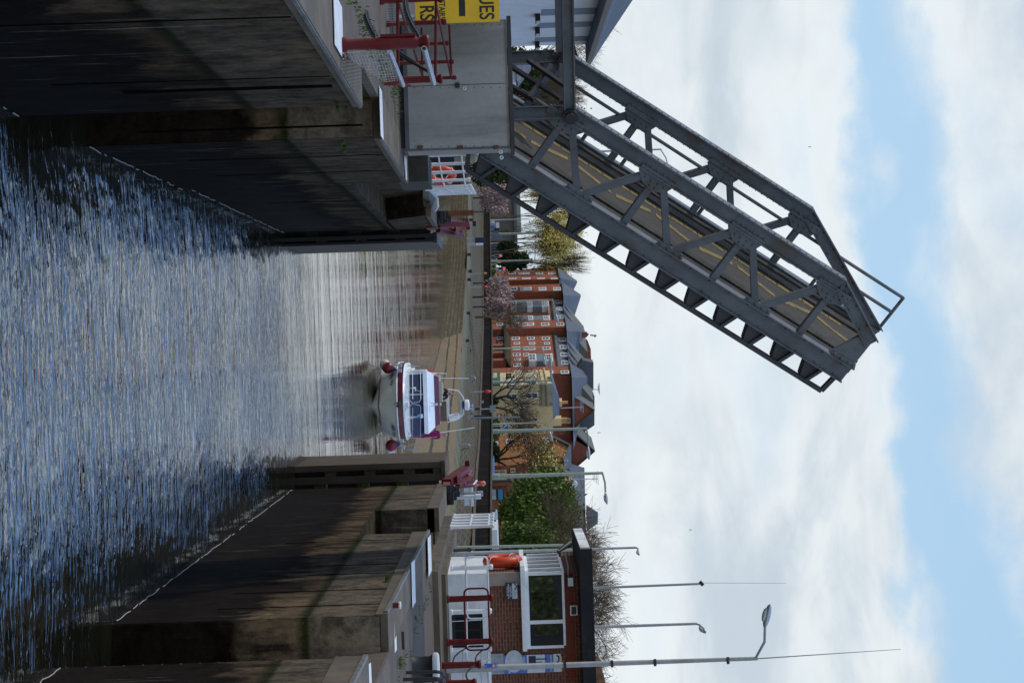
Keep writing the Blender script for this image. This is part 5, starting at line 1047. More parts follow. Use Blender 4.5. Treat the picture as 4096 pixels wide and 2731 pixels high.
MB().add([rf2.at(-.0, -.3, zpt), rf2.at(rf2.uz(*z5(1420, 880))[0], -.3, zpt), rf2.p(*z5(1530, 850), -4), rf2.p(*z5(1530, 530), -4), rf2.at(.5, -8, zpt), rf2.at(rf2.len, -8, zpt)], [(0, 1, 2, 3), (0, 3, 4), (1, 5, 2), (2, 5, 4, 3)]).build('roof', SLATE, ch_)
for ya, yb, xt, n, pots in ((565, 665, 1575, -4, (612,)), (880, 1008, 1565, -1, (912, 965))):
    u0, u1, z0, z1 = rf2.rect(*r5(1395, ya, xt, yb), n=n); c_ = MB().fb(rf2, u0, u1, n-1.2, n, z0-.5, z1).build('chimney', CREAM, ch_)
    for yy in pots: p_ = rf2.p(*z5(xt, yy), n, n-.6); MB().lathe(p_, [(.24, 0), (.22, .9), (.28, .95)], 12).build('chimney_pot', mat('clay_pot', (.55, .28, .1), .8, .1, 3, 0), c_)
# hanging pub sign
r_ = lf.rect(*r5(560, 50, 660, 150), n=1.); ps = thing('hanging_sign', lf.at(r_[0], 1, ZG+2), 'square hanging sign with a golden crest on the cream corner house', 'sign')
hsf = Fr(W(2030, 1491, 308), W(2030, 1514, 308)); r_ = hsf.rect(*r5(560, 55, 660, 152)); MB().fb(hsf, r_[0], r_[1], -.1, 0, r_[2], r_[3]).build('panel', GREENP, ps); MB().fb(hsf, r_[0]+.25, r_[1]-.25, 0, .03, r_[2]+.3, r_[3]-.2).build('crest', mat('crest_paint', (.4, .25, .06), .6, .4, 2, 0, col2=(.3, .05, .03), amt=.9), ps)
# --- orange brick house with gable
of = Fr(W(1990, 1733, 292), W(1990, 1905, 284)); oh = thing('orange_brick_house', of.at(3, -4, ZG), 'orange brick gabled house half hidden behind a bronze budding tree', 'building')
def o4(X, Y): return (1800+X/3.136, 1450+Y/3.136)
MB().pr([of.p(*o4(*q_)) for q_ in ((520, 912), (1285, 905), (1312, 930), (1512, 1035), (1430, 1195), (1300, 1180), (520, 1330))], -of.N*9).build('wall', BRKO, oh)
MB().pr([of.p(*o4(*q_), .4) for q_ in ((1300, 905), (1520, 1030), (1495, 1032), (1290, 935))], -of.N*10).build('roof', SLATE, oh); MB().pr([of.p(*o4(*q_), .4) for q_ in ((1520, 1030), (1428, 1210), (1410, 1200), (1495, 1032))], -of.N*10).build('roof', SLATE, oh)
MB().pr([of.p(*o4(*q_), .6) for q_ in ((1250, 905), (1285, 905), (1300, 1000), (1250, 960))], -of.N*.7).build('verge', CREAMD, oh)
for X0, X1, Y0, Y1 in ((1150, 1262, 940, 1000), (905, 1000, 945, 1000), (700, 800, 960, 1010), (560, 606, 990, 1040)): window(of, (*o4(X0, Y0), *o4(X1, Y1)), oh, n=.06, bars=1)
for X0, X1, Y0, Y1, mm in ((608, 622, 900, 1300, BRKD), (545, 598, 1180, 1205, REDP)): r_ = of.rect(*o4(X0, Y0), *o4(X1, Y1)); MB().fb(of, r_[0], r_[1], 0, .12, r_[2], r_[3]).build('band' if mm is BRKD else 'shop_sign', mm, oh)
# --- low tiled house right of it, slate roof behind
tf = Fr(W(1990, 1862, 270), W(1990, 2230, 262)); th = thing('tiled_roof_house', tf.at(5, -4, ZG), 'brick house with mossy clay tiled roof behind the big green tree', 'building')
MB().pr([tf.p(*q_) for q_ in ((1968, 1862), (2175, 1862), (2170, 2230), (1968, 2230))], -tf.N*9).build('wall', BRKD, th)
MB().add([tf.p(2150, 1850), tf.p(2165, 2235), tf.p(2290, 2235, -5), tf.p(2288, 1925, -5), tf.p(2215, 1850, -1)], [(0, 1, 2, 3, 4)]).pr([tf.p(2140, 1855, -5), tf.p(2140, 2235, -5), tf.p(2288, 2235, -5), tf.p(2286, 1920, -5)], -tf.N*5).build('roof', TILE, th)
for rc in ((1970, 1880, 2026, 1895), (1970, 1915, 2026, 1930), (2042, 1872, 2062, 1890)): window(tf, rc, th, n=.1, bars=1, frame=CREAM)
r_ = tf.rect(1968, 1934, 2030, 1946); MB().fb(tf, r_[0], r_[1], 0, .3, r_[2], r_[3]).build('shop_pilaster', BRKD, th)
bsf = Fr(W(2300, 1850, 345), W(2300, 2240, 330)); bs = thing('long_slate_roof_building', bsf.at(8, -5, ZG), 'long building with plain blue grey slate roof rising behind the green tree', 'building')
MB().pr([bsf.p(*q_) for q_ in ((1968, 1850), (2260, 1850), (2262, 2235), (1968, 2235))], -bsf.N*10).build('wall', BRKD, bs)
MB().add([bsf.p(2255, 1845, .3), bsf.p(2255, 2240, .3), bsf.p(2346, 2240, -6), bsf.p(2338, 1870, -6), bsf.at(0, -12, 10), bsf.at(bsf.len, -12, 10)], [(0, 1, 2, 3), (3, 2, 5, 4), (0, 3, 4), (1, 5, 2)]).build('roof', SLATE, bs)
a_ = [bsf.p(2345, 2018, -5), bsf.p(2350, 2078, -5), bsf.p(2392, 2048, -5)]; MB().pr(a_, -bsf.N*3).build('turret_roof', SLATE, bs)
p_ = tf.p(2296, 1934, -4); MB().lathe(p_, [(.5, 0), (.42, .1), (.2, .16), (.01, .18)], 18, (V((0, 0, 1)), V((1, 0, 0)), V((0, -1, 0)))).build('satellite_dish', plain('dish_white', (.6, .62, .64), .5), bs)
# --- white rendered building at the far left
wf = Fr((-10.0, 52), (-10.0, 69.8)); wb_ = thing('white_rendered_building', (-12, 60, 4.7), 'white rendered building with three tall slot recesses and slate roof at the left edge', 'building')
ze0 = wf.uz(2375, 100)[1]; zt_m = (wf.uz(2400, 10)[1]+wf.uz(2347, 190)[1])/2
MB().fb(wf, 0, 17.8, -8, 0, 4.5, zt_m).build('wall', RENDER, wb_)
slm = plain('slot_grey', (.2, .23, .3), .9)
for ya, yb, xt, xb in ((36, 60, 2378, 2215), (90, 110, 2362, 2200), (148, 166, 2345, 2190)):
    y = (ya+yb)/2; ua, ub2 = wf.uz(2250, ya)[0], wf.uz(2250, yb)[0]; z1_ = wf.uz(xt, y)[1]; z0_ = wf.uz(xb-50, y)[1]
    mb = MB(); mb.fb(wf, min(ua, ub2), max(ua, ub2), -.02, .012, z0_, z1_-.1); c_ = wf.at((ua+ub2)/2, .0, z1_-.1); r = abs(ub2-ua)/2; mb.pr([c_+wf.X*(r*math.cos(q*.314159))+V((0, 0, r*math.sin(q*.314159))) for q in range(11)], wf.N*.012); mb.build('slot_recess', slm, wb_)
    u_, z_ = wf.uz(2152-(y-50)*.02, y+14); t_ = thing('wall_light', wf.at(u_, .1, z_), 'rectangular lamp below the '+{48: 'left', 100: 'middle', 157: 'right'}[int(y)]+' slot recess of the white building', 'light', 'lamps on the white building'); MB().fb(wf, u_-.35, u_+.35, .0, .22, z_-.09, z_+.06).build('housing', BLACK, t_); MB().fb(wf, u_-.3, u_+.3, .22, .24, z_-.06, z_+.04).build('lens', GALV, t_)
MB().pr([(-9.35, 51.5, zt_m-.06), (-9.35, 51.5, zt_m+.1), (-9.95, 51.5, zt_m+.5), (-14, 51.5, zt_m+3.4), (-14, 51.5, zt_m)], (0, 18.9, 0)).build('roof', SLATE, wb_)
mb = MB(); mb.beam((-9.3, 51.5, zt_m-.02), (-9.3, 70.4, zt_m-.02), .14, .14); mb.path([(-9.3, 69.7, zt_m-.1), (-9.5, 69.7, zt_m-.4), (-9.95, 69.7, zt_m-.5)], .05); mb.build('gutter', BLACK, wb_)
sh2 = Fr(W(2040, 225, 92), W(2040, 325, 92)); o = thing('low_white_outbuilding', sh2.at(1, -2, 4.6), 'small white outbuilding with grey slate roof glimpsed through the bridge frame', 'building')
r_ = sh2.rect(1990, 225, 2066, 308); MB().fb(sh2, r_[0], r_[1], -4, 0, 4.5, r_[3]).build('wall', RENDER, o); MB().pr([sh2.p(2066, 225, .3), sh2.p(2066, 318, .3), sh2.p(2072, 330, .3), sh2.p(2125, 262, -3), sh2.p(2118, 225, -3)], -sh2.N*2).build('roof', SLATE, o)
# --- railway style parapet, sheds behind the left part of the wall
pf2 = Fr(W(2040, 560, 425), W(2040, 1012, 425)); o = thing('grey_viaduct', pf2.at(5, -2, ZG), 'long grey concrete viaduct with a mesh parapet in front of the yellow trees', 'bridge')
r_ = pf2.rect(2052, 560, 2064, 972); MB().fb(pf2, r_[0], r_[1], -8, 0, r_[2], r_[3]).build('deck', plain('viaduct_grey', (.12, .135, .14), .8), o)
r_ = pf2.rect(2066, 720, 2082, 930); MB().fb(pf2, r_[0], r_[1], -.3, -.1, r_[2], r_[3]).build('parapet_panel', plain('parapet_panel', (.3, .31, .27), .6), o)
r_ = pf2.rect(1965, 560, 2052, 970); MB().fb(pf2, r_[0], r_[1], -8, -.5, ZG, r_[3]).build('wall', mat('viaduct_wall', (.16, .14, .11), .9, .2, .15, .1), o)
mb = MB()
for y in range(730, 930, 40): mb.tube(pf2.p(2064, y, -.1), pf2.p(2083, y, -.1), .09)
mb.build('parapet_post', GALV, o)
bf2 = Fr(W(2000, 955, 392), W(2000, 1035, 392)); o = thing('blue_grey_shed', bf2.at(1, -3, ZG), 'blue grey sheet clad shed with vertical ribs left of the dark evergreen', 'shed')
MB().pr([bf2.p(*q_) for q_ in ((1965, 930), (1990, 930), (2025, 962), (2052, 965), (2035, 1000), (2010, 1028), (1965, 1035))], -bf2.N*5).build('wall', SHED, o)
mb = MB()
for y in range(965, 1030, 12): mb.tube(bf2.p(1966, y, .1), bf2.p(2028-(max(0, y-985))*.4, y, .1), .05, n=5)
mb.build('rib', BLACK, o)
# ============================================================= trees
def leafcloud(mb, cc, rr, n, sz, seed, clump=9, power=.5):
    r_ = random.Random(seed); cl = []
    for i in range(clump*6):
        a, b_ = r_.random()*6.283, math.acos(2*r_.random()-1); q = .5+.5*r_.random()**.6
        cl.append(V((cc[0]+rr[0]*q*math.sin(b_)*math.cos(a), cc[1]+rr[1]*q*math.sin(b_)*math.sin(a), cc[2]+rr[2]*q*math.cos(b_))))
    for i in range(n):
        c_ = cl[r_.randrange(len(cl))]; s_ = .2
        p = c_+V((r_.gauss(0, rr[0]*s_), r_.gauss(0, rr[1]*s_), r_.gauss(0, rr[2]*s_)))
        d = V((r_.gauss(0, 1), r_.gauss(0, 1), r_.gauss(0, 1))).normalized(); e = d.orthogonal().normalized(); q = sz*(.5+r_.random()); f_ = d.cross(e)*.6
        mb.poly([p-d*q, p+f_*q, p+d*q, p-f_*q])
RMIN = [.02]
def grow(mb, p, d, ln, r, lv, spread, rr_, tips, upb=.25, kids=3, nn=5):
    r = max(r, RMIN[0])
    segs = 3; q = V(p); dd = V(d)
    for i in range(segs):
        nd_ = (dd+V((rr_.gauss(0, .1), rr_.gauss(0, .1), rr_.gauss(0, .06)+upb*.12))).normalized(); e = q+nd_*(ln/segs); mb.tube(q, e, max(RMIN[0]*.8, r*(1-.18*i)), max(RMIN[0]*.6, r*(1-.18*(i+1))), nn); q = e; dd = nd_
        if lv > 0 and i > 0:
            k2_ = kids if i == segs-1 else max(1, kids-1)
            for j in range(k2_):
                a = rr_.random()*6.283; o_ = dd.orthogonal().normalized(); o2 = dd.cross(o_); s_ = spread*(.6+.6*rr_.random()); nd2 = (dd+(o_*math.cos(a)+o2*math.sin(a))*s_+V((0, 0, upb*.3))).normalized()
                grow(mb, q, nd2, ln*(.62+.2*rr_.random()), r*.5, lv-1, spread, rr_, tips, upb, kids, 4 if lv > 1 else 3)
    tips.append(q)
def tree(name, label, base_, height, lv, spread, seed, tm=BARK, upb=.3, kids=3, leaf=None, leafn=0, lsz=.2, lspread=.5, r0=None, first=.3, lean=(0, 0), stems=1, group=None, cat='tree', wide=1., rmin=1.3):
    RMIN[0] = base_[1]/F*rmin
    base_ = V(base_); t_ = thing(name, base_, label, cat, group); rr_ = random.Random(seed); tips = []; mb = MB(); r0 = r0 or height*.022
    for k in range(stems):
        d = V((lean[0]+(rr_.gauss(0, .25) if stems > 1 else 0), lean[1], 1)).normalized(); f_ = base_+d*(height*first); st_ = base_+V((rr_.gauss(0, .3)*(stems > 1), 0, 0)); mb.tube(st_, f_, r0, r0*.75, 8)
        for j in range(kids+1):
            a = rr_.random()*6.283; nd2 = (d+V((math.cos(a), math.sin(a), 0))*spread*(.3+.7*rr_.random())).normalized(); grow(mb, f_, nd2, height*(1-first)*.43, r0*.6, lv, spread, rr_, tips, upb, kids)
    zmx = max(p.z for p in mb.v); sc = height/(zmx-base_.z)
    for i, p in enumerate(mb.v): mb.v[i] = V((base_.x+(p.x-base_.x)*sc*wide, base_.y+(p.y-base_.y)*sc*wide, base_.z+(p.z-base_.z)*sc))
    nb = (8*2)*stems
    tips = [base_+V(((q-base_).x*wide, (q-base_).y*wide, (q-base_).z))*sc for q in tips]
    mb.build('trunk', tm, t_)
    if leaf:
        lb_ = MB()
        for i in range(leafn):
            q = tips[rr_.randrange(len(tips))]+V((rr_.gauss(0, lspread), rr_.gauss(0, lspread), rr_.gauss(0, lspread))); d = V((rr_.gauss(0, 1), rr_.gauss(0, 1), rr_.gauss(0, 1))).normalized(); e = d.orthogonal().normalized()*.6; s_ = lsz*(.5+rr_.random())
            lb_.poly([q-d*s_, q+e*s_, q+d*s_, q-e*s_])
        lb_.build('crown', leaf, t_)
    return t_
def leafy(name, label, box, D, n, sz, seed, mt, trunk=True, depth=.8, group=None, cat='tree', clump=9, zb=ZG):
    (xa, xb, ya, yb) = box; c_ = W((xa+xb)/2, (ya+yb)/2, D); rx = (yb-ya)/2*D/F*.82; rz = (xb-xa)/2*D/F*.82; t_ = thing(name, (c_.x, c_.y, zb), label, cat, group)
    mb = MB(); mb.tube((c_.x, c_.y, zb-.1), (c_.x, c_.y, c_.z), max(.12, rx*.06), max(.06, rx*.03), 8)
    r_ = random.Random(seed+5)
    for i in range(14): a = r_.random()*6.283; mb.tube((c_.x, c_.y, max(zb, c_.z-rz*.8)+r_.random()*rz*.7), c_+V((math.cos(a)*rx*.8*r_.random(), math.sin(a)*rx*depth*.7, rz*(r_.random()-.1)*.9)), rx*.025, rx*.008, 5)
    mb.build('trunk', BARK, t_)
    mb = MB(); leafcloud(mb, c_, (rx, rx*depth, rz), n, sz, seed, clump); mb.build('crown', mt, t_); return t_
def DD(y, D): return max(D, DW(y)+9) if y > 560 else D
def tb(xb_, y, D, z=ZG): p = W(xb_, y, D); return V((p.x, p.y, z))
def th_(xt, y, D, z=ZG): return W(xt, y, D).z-z
# big green tree
leafy('leafy_tree', 'big round spring green tree right of the tall pale lamp post', (1998, 2325, 1880, 2205), 240, 21000, .22, 3, LEAFG, clump=12)
leafy('leafy_tree', 'dark green lower part of foliage just left of the brick hut roof', (1990, 2215, 2085, 2225), 225, 6000, .2, 4, LEAFG, clump=8)
tree('budding_tree', 'loose yellow green budding tree behind the left edge of the big green tree', tb(1968, 1925, 262), th_(2270, 1925, 262), 3, .5, 21, kids=3, leaf=LEAFY, leafn=2600, lsz=.14, lspread=.5)
tree('bronze_budding_tree', 'bronze budding tree in front of the orange brick house', tb(1968, 1852, 275), th_(2225, 1852, 275), 3, .8, 8, kids=3, leaf=LEAFB, leafn=6000, lsz=.13, lspread=.55, lean=(-.25, 0), first=.16, r0=.3, rmin=.7, wide=1.3)
tree('bare_tree', 'dark bare tree in front of the cream house', tb(1962, 1610, 264), th_(2185, 1610, 264), 3, .75, 19, kids=3, first=.07, upb=.3, r0=.28, wide=1.5, rmin=.5)
leafy('bush', 'dark rounded bush at the foot of the bare tree', (1962, 1994, 1580, 1620), 258, 900, .12, 40, LEAFD, cat='bush')
tree('bare_tree', 'wide bare tree showing above the hut roof behind the radio mast', tb(1968, 2405, 175), th_(2530, 2405, 175), 4, .85, 31, kids=3, upb=.1, first=.3, r0=.2, tm=BARKB, wide=1.25, rmin=.75)
tree('bare_tree', 'bare tree above the right part of the hut roof behind the near lamp post', tb(1968, 2560, 172), th_(2550, 2540, 172), 4, .85, 32, kids=3, upb=.1, first=.3, r0=.2, tm=BARKB, wide=1.25, rmin=.75)
tree('bare_tree', 'drooping bare tree above the left end of the hut roof', tb(1968, 2235, 300), th_(2450, 2235, 300), 4, .7, 33, kids=3, upb=-.05, first=.35, r0=.2, tm=BARKB, wide=.8, rmin=.7)
tree('bare_tree', 'brown bare tree in front of the mansion block beside the blossom', tb(1905, 1268, 255, 3.2), th_(2120, 1275, 255, 3.2), 3, .8, 34, kids=3, first=.25, r0=.2, tm=BARKB, rmin=.6)
# blossom trees on the cobbled quay
for (y, yw, xa, xb, D, sd, lb_) in ((1185, 170, 1935, 2045, 262, 51, 'wide pink blossom tree on the quay below the brick mansion block'), (790, 120, 1912, 2042, 300, 52, 'pink blossom tree on the quay beside the raised bridge'), (1225, 70, 1930, 2030, 258, 53, 'smaller pink blossom tree hanging over the black wall next to the wide one'), (845, 40, 1960, 2030, 296, 54, 'narrow pink blossom tree in front of the grey viaduct'), (1130, 60, 1950, 2035, 270, 55, 'pink blossom tree under the right hand traffic light')):
    t_ = leafy('blossom_tree', lb_, (xa, xb, y-yw/2, y+yw/2), D, int(1400+yw*18), .16, sd, BLOSS, group='blossom trees on the quay', zb=3.0)
# weeping willows and poplars at the back left
for i, (y, xt, xb, wd, D, lb_, kind) in enumerate(((800, 2290, 1970, 46, 345, 'yellow willow touching the lower edge of the raised bridge', 0), (870, 2335, 1970, 50, 350, 'tall brown poplar left of the yellow willows', 1), (925, 2250, 1970, 54, 352, 'yellow green willow beside the pale lamp post with crossbar', 0), (965, 2300, 1970, 40, 356, 'golden willow with a pointed top above the blue grey shed', 0), (1008, 2262, 1970, 44, 348, 'pale yellow willow behind the tip of the evergreen', 0), (1052, 2345, 1970, 44, 352, 'tall bare poplar left of the mansion block', 1), (750, 2210, 1970, 60, 348, 'broad yellow willow partly behind the bridge rail', 0), (1085, 2235, 1970, 36, 380, 'thin golden tree touching the corner of the mansion block', 0))):
    D = DD(y, D+35); b_ = tb(xb, y, D); H_ = th_(xt+38, y, D); tree('poplar_tree' if kind else 'willow_tree', lb_, b_, H_, 3, .28 if kind else .34, 60+i, tm=BARKB, upb=.75, kids=3, leaf=None if kind and i != 1 else LEAFY, leafn=0 if kind and i != 1 else (500 if kind else 3800), lsz=.17, lspread=.6, first=.2, r0=.3, wide=.7 if not kind else .6, rmin=.9)
leafy('evergreen_tree', 'dark evergreen behind the two red traffic lights', (1985, 2120, 1000, 1082), 388, 4600, .34, 71, LEAFD, clump=7)
leafy('evergreen_tree', 'pointed shoulder of dark evergreen with a spike beside the thin lamp post', (1985, 2075, 965, 1010), 386, 1600, .34, 72, LEAFD, clump=5)
LG2 = mat('hanging_green_leaves', (.05, .07, .016), .85, .4, .4, 0, col2=(.1, .12, .03), amt=.5)
leafy('weeping_tree', 'hanging green weeping tree behind the white railing and under the bridge', (1880, 2130, 610, 760), 335, 9000, .32, 73, LG2, clump=10, zb=3)
leafy('leafy_tree', 'green tree seen through the steel frame left of the bridge', (1890, 2270, 200, 560), 190, 15000, .22, 74, LG2, clump=12, zb=3)
tree('bare_tree', 'bare treetop above the slate roof at the left edge', tb(1968, 30, 120), th_(2520, 60, 120), 4, .6, 81, kids=3, first=.5, tm=BARKB, r0=.12, rmin=.5)
tree('bare_tree', 'fine bare treetop right of the white building behind the bridge girder', tb(1968, 300, 130), th_(2400, 300, 130), 4, .65, 82, kids=3, first=.5, tm=BARKB, r0=.12, rmin=.5)
tree('bare_tree', 'fine bare treetop between the two bridge girders', tb(1968, 400, 140), th_(2345, 400, 140), 4, .65, 83, kids=3, first=.5, tm=BARKB, r0=.12, rmin=.5)
leafy('bush', 'low green bush behind the arrow sign', (1962, 2000, 1670, 1760), 268, 1500, .16, 84, LEAFG, cat='bush')
leafy('bush', 'dark garden hedge in front of the orange brick house', (1962, 2000, 1770, 1850), 266, 1500, .16, 85, LEAFD, cat='bush')
leafy('bush', 'green verge bush under the traffic lights', (1960, 1985, 1060, 1120), 375, 900, .2, 86, LEAFG, cat='bush')
# ============================================================= lamp posts, masts, signs
def lamp(label, y0, xt, yt, D, arm=None, head='long', r=.09, mt=LAMPG, zb=ZG, hd=1., group=None):
    """arm: (x,y) pixel of the lantern end"""
    if zb == ZG and y0 > 700: D0 = D; D = DD(y0, D); r *= D/D0; hd *= D/D0
    b_ = W(1968, y0, D); t_p = W(xt, yt, D); b_ = V((t_p.x, t_p.y, zb)); t_ = thing('lamp_post', b_, label, 'lamp post', group)
    H_ = t_p.z-zb; MB().lathe(b_, [(r*1.35, 0), (r*1.3, H_*.16), (r, H_*.165), (r*.6, H_)], 12).build('pole', mt, t_, True)
    if arm:
        e = W(*arm, D-.3); MB().path([t_p-V((0, 0, .05)), lerp(t_p, e, .5)+V((0, 0, .08)), e], r*.42).build('arm', mt, t_, True)
        d = (e-t_p).normalized(); hd *= .8; ln = .8*hd; X_ = d; Z_ = V((0, 0, 1)); MB().ball(e+d*ln*.4, (ln*.5, .14*hd, .1*hd), 14, 8, (X_, X_.cross(Z_).normalized(), Z_)).build('lantern', GALV, t_, True)
        MB().ball(e+d*ln*.45-V((0, 0, .08*hd)), (ln*.3, .11*hd, .08*hd), 12, 8, (X_, X_.cross(Z_).normalized(), Z_)).build('bowl', plain('lamp_glass', (.5, .55, .55), .1), t_, True)
    return t_
lamp('near tall grey lamp post in front of the hut poster with a long curved arm', 2660, 3030, 2632, 47.6, (3060, 2500), r=.075, mt=POSTG, zb=4.85, hd=1.0)
nlp = [o for o in bpy.data.objects if o.name == 'lamp_post'][0]
MB().tube(W(2915, 2640, 47.5), W(3603, 2595, 47.5), .018, .006).build('whip_antenna', POSTG, nlp)
for x in (2260, 2448, 2620, 2912): p = W(x, 2640+(2912-x)*.028, 47.6); MB().lathe(p, [(.088, -.03), (.088, .03)], 12).build('strap', BLACK, nlp)
cyf = Fr(W(1950, 2655, 47.46), W(1950, 2670, 47.46)); r_ = cyf.rect(1937, 2652, 1991, 2668); cs = thing('cycle_route_sign', cyf.at(r_[0], 0, r_[2]), 'narrow blue cycle route sign strapped to the near lamp post', 'sign')
MB().fb(cyf, r_[0]-.0, r_[1], -.01, .01, r_[2], r_[3]).build('panel', BLUE, cs); r2_ = cyf.rect(1968, 2654, 1980, 2666); MB().fb(cyf, r2_[0], r2_[1], .01, .014, r2_[2], r2_[3]).build('route_number_panel', REDP, cs)
u_, z_ = cyf.uz(1974, 2660); text(None, 'lettering', '45', cyf.at(u_, .017, z_), cyf.X, cyf.Z, .07, PW_, cs, 'CENTER', .002)
u_, z_ = cyf.uz(1986, 2660); mb = MB(); mb.torus(cyf.at(u_-.022, .016, z_-.005), .017, .003, cyf.X, cyf.Z, 12, 4); mb.torus(cyf.at(u_+.022, .016, z_-.005), .017, .003, cyf.X, cyf.Z, 12, 4); mb.path([cyf.at(u_-.022, .016, z_), cyf.at(u_, .016, z_+.02), cyf.at(u_+.022, .016, z_)], .003, 4); mb.build('bicycle_symbol', PW_, cs)
u_, z_ = cyf.uz(1944, 2660); mb = MB(); mb.beam(cyf.at(u_-.02, .014, z_+.02), cyf.at(u_+.02, .014, z_-.02), .01, .004); mb.pr([cyf.at(u_+.03, .012, z_-.03), cyf.at(u_, .012, z_-.03), cyf.at(u_+.03, .012, z_)], cyf.N*.004); mb.build('arrow', PW_, cs)
lamp('second lamp post behind the hut with a hooded lantern pointing right', 2510, 2788, 2493, 84, (2800, 2505), r=.09, mt=POSTG, hd=1.1, zb=2.4)
lamp('lamp post behind the left end of the hut roof with a small lantern', 2215, 2546, 2189, 120, (2550, 2200), r=.11, mt=POSTG, zb=2.4)
lamp('tall pale green lamp post left of the big green tree', 1903, 2412, 1891, 195, (2422, 1970), r=.22, hd=2.)
lamp('pale green lamp post in front of the cream house right wall', 1725, 2348, 1713, 228, (2353, 1790), r=.22, hd=2.4)
lamp('thin pale lamp post just right of the arrow sign', 1694, 2190, 1689, 250, (2200, 1728), r=.1, hd=1.8)
lamp('pale green lamp post at the left corner of the cream house', 1532, 2203, 1522, 262, (2203, 1465), r=.18, hd=2.)
lamp('slim green lamp post in front of the brick mansion block arcade', 1398, 2168, 1389, 290, (2176, 1430), r=.15, hd=2.)
lamp('slim green lamp post in front of the mansion block bay windows', 1206, 2210, 1199, 300, (2225, 1260), r=.12, hd=2.2)
lamp('green lamp post with crossed arms right of the pink blossom', 936, 2172, 931, 300, (2178, 985), r=.2, hd=1.2)
lamp('thin green lamp post with a yellow box between the red traffic lights', 1047, 2140, 1040, 305, (2138, 998), r=.15, hd=.8)
lamp('short lamp post with an upright lantern in front of the grey viaduct', 876, 2115, 876, 310, (2118, 884), r=.1, hd=1.)
lamp('green lamp post behind the blue grey shed', 974, 2140, 969, 312, (2142, 1000), r=.13, hd=1.)
lamp('lamp seen through the raised bridge truss', 600, 2645, 598, 150, (2672, 662), r=.1, mt=POSTG, hd=1.)
mst = thing('radio_mast', W(2362, 2352, 52.5), 'thin grey radio mast with whip antenna standing behind the hut roof', 'mast'); MB().tube(W(2340, 2352, 52.5), W(2815, 2333, 52.5), .034, .03).build('pole', POSTG, mst, True); MB().tube(W(2800, 2330, 52.5), W(3145, 2331, 52.5), .006, .004).build('whip_antenna', POSTG, mst); MB().tube(W(2800, 2324, 52.5), W(2812, 2340, 52.5), .045).build('antenna_base', BLACK, mst)
tag(MB().tube(W(1790, 2190, 118), W(2290, 2178, 118), .1, .07).build('slim_pole', LAMPG), 'second slimmer pale pole beside the lamp post left of the hut roof', 'pole')
ck = thing('chimney_stack_house', W(1968, 2700, 190), 'red brick house end with chimney behind the right end of the hut roof', 'building')
kf2 = Fr(W(2400, 2630, 190), W(2400, 2760, 190)); MB().pr([kf2.p(1940, 2640), kf2.p(2400, 2640), kf2.p(2430, 2760), kf2.p(1940, 2760)], -kf2.N*5).build('wall', BRKO, ck); r_ = kf2.rect(2380, 2698, 2416, 2715); MB().fb(kf2, r_[0], r_[1], -.5, .1, r_[2], r_[3]).build('chimney', BRKD, ck)
def sign(name, label, cat, rc, D, mt, pole=None, zb=None, group=None, rnd_=False):
    if zb is None and D < 900: D = DD(rc[1], D)
    f_ = Fr(W(rc[0], rc[1], D), W(rc[0], rc[3], D)); u0, u1, z0, z1 = f_.rect(*rc); t_ = thing(name, f_.at((u0+u1)/2, 0, zb or ZG), label, cat, group)
    if rnd_: MB().lathe(f_.at((u0+u1)/2, 0, (z0+z1)/2), [((u1-u0)/2, 0), ((u1-u0)/2, .04)], 24, (f_.X, f_.Z, f_.N) if f_.X.cross(f_.Z).dot(f_.N) > 0 else (f_.Z, f_.X, f_.N)).build('disc', mt, t_)
    else: MB().fb(f_, u0, u1, -.06, 0, z0, z1).build('panel', mt, t_)
    p0 = f_.at((u0+u1)/2, -.1, zb or ZG); MB().tube(p0, f_.at((u0+u1)/2, -.1, z1-.1), .06).build('pole', GALV, t_); return t_, f_, (u0, u1, z0, z1)
t_, f_, q_ = sign('direction_sign', 'round blue sign with a white arrow pointing up left', 'sign', (2011, 1692, 2032, 1714), 252, BLUE, rnd_=True)
c_ = f_.at((q_[0]+q_[1])/2, .06, (q_[2]+q_[3])/2); mb = MB(); r = (q_[1]-q_[0])/2; mb.beam(c_+f_.X*r*.5-V((0, 0, r*.5)), c_-f_.X*r*.45+V((0, 0, r*.45)), .09, .01, f_.X+f_.Z); mb.pr([c_+f_.X*(-r*.6)+V((0, 0, r*.6)), c_+f_.X*(-r*.6)+V((0, 0, -r*.05)), c_+f_.X*(r*.05)+V((0, 0, r*.6))], f_.N*.02); mb.build('arrow', PW_, t_)
t_, f_, q_ = sign('no_entry_sign', 'faded round red no entry sign with a pale bar in front of the cream house', 'sign', (1987, 1655, 2006, 1675), 256, plain('faded_red', (.4, .08, .06), .6), rnd_=True)
MB().fb(f_, q_[0]+.12, q_[1]-.12, .045, .06, (q_[2]+q_[3])/2-.07, (q_[2]+q_[3])/2+.07).build('bar', PW_, t_)
sign('back_of_sign', 'square grey back of a road sign on a pole above the black wall', 'sign', (1959, 1621, 1983, 1648), 205, plain('sign_back', (.2, .26, .29), .6), zb=3.2)
t_, f_, q_ = sign('poster_board', 'blue and grey advertising display board behind the wall at the green tree', 'sign', (1967, 1954, 2014, 2000), 180, BLACK)
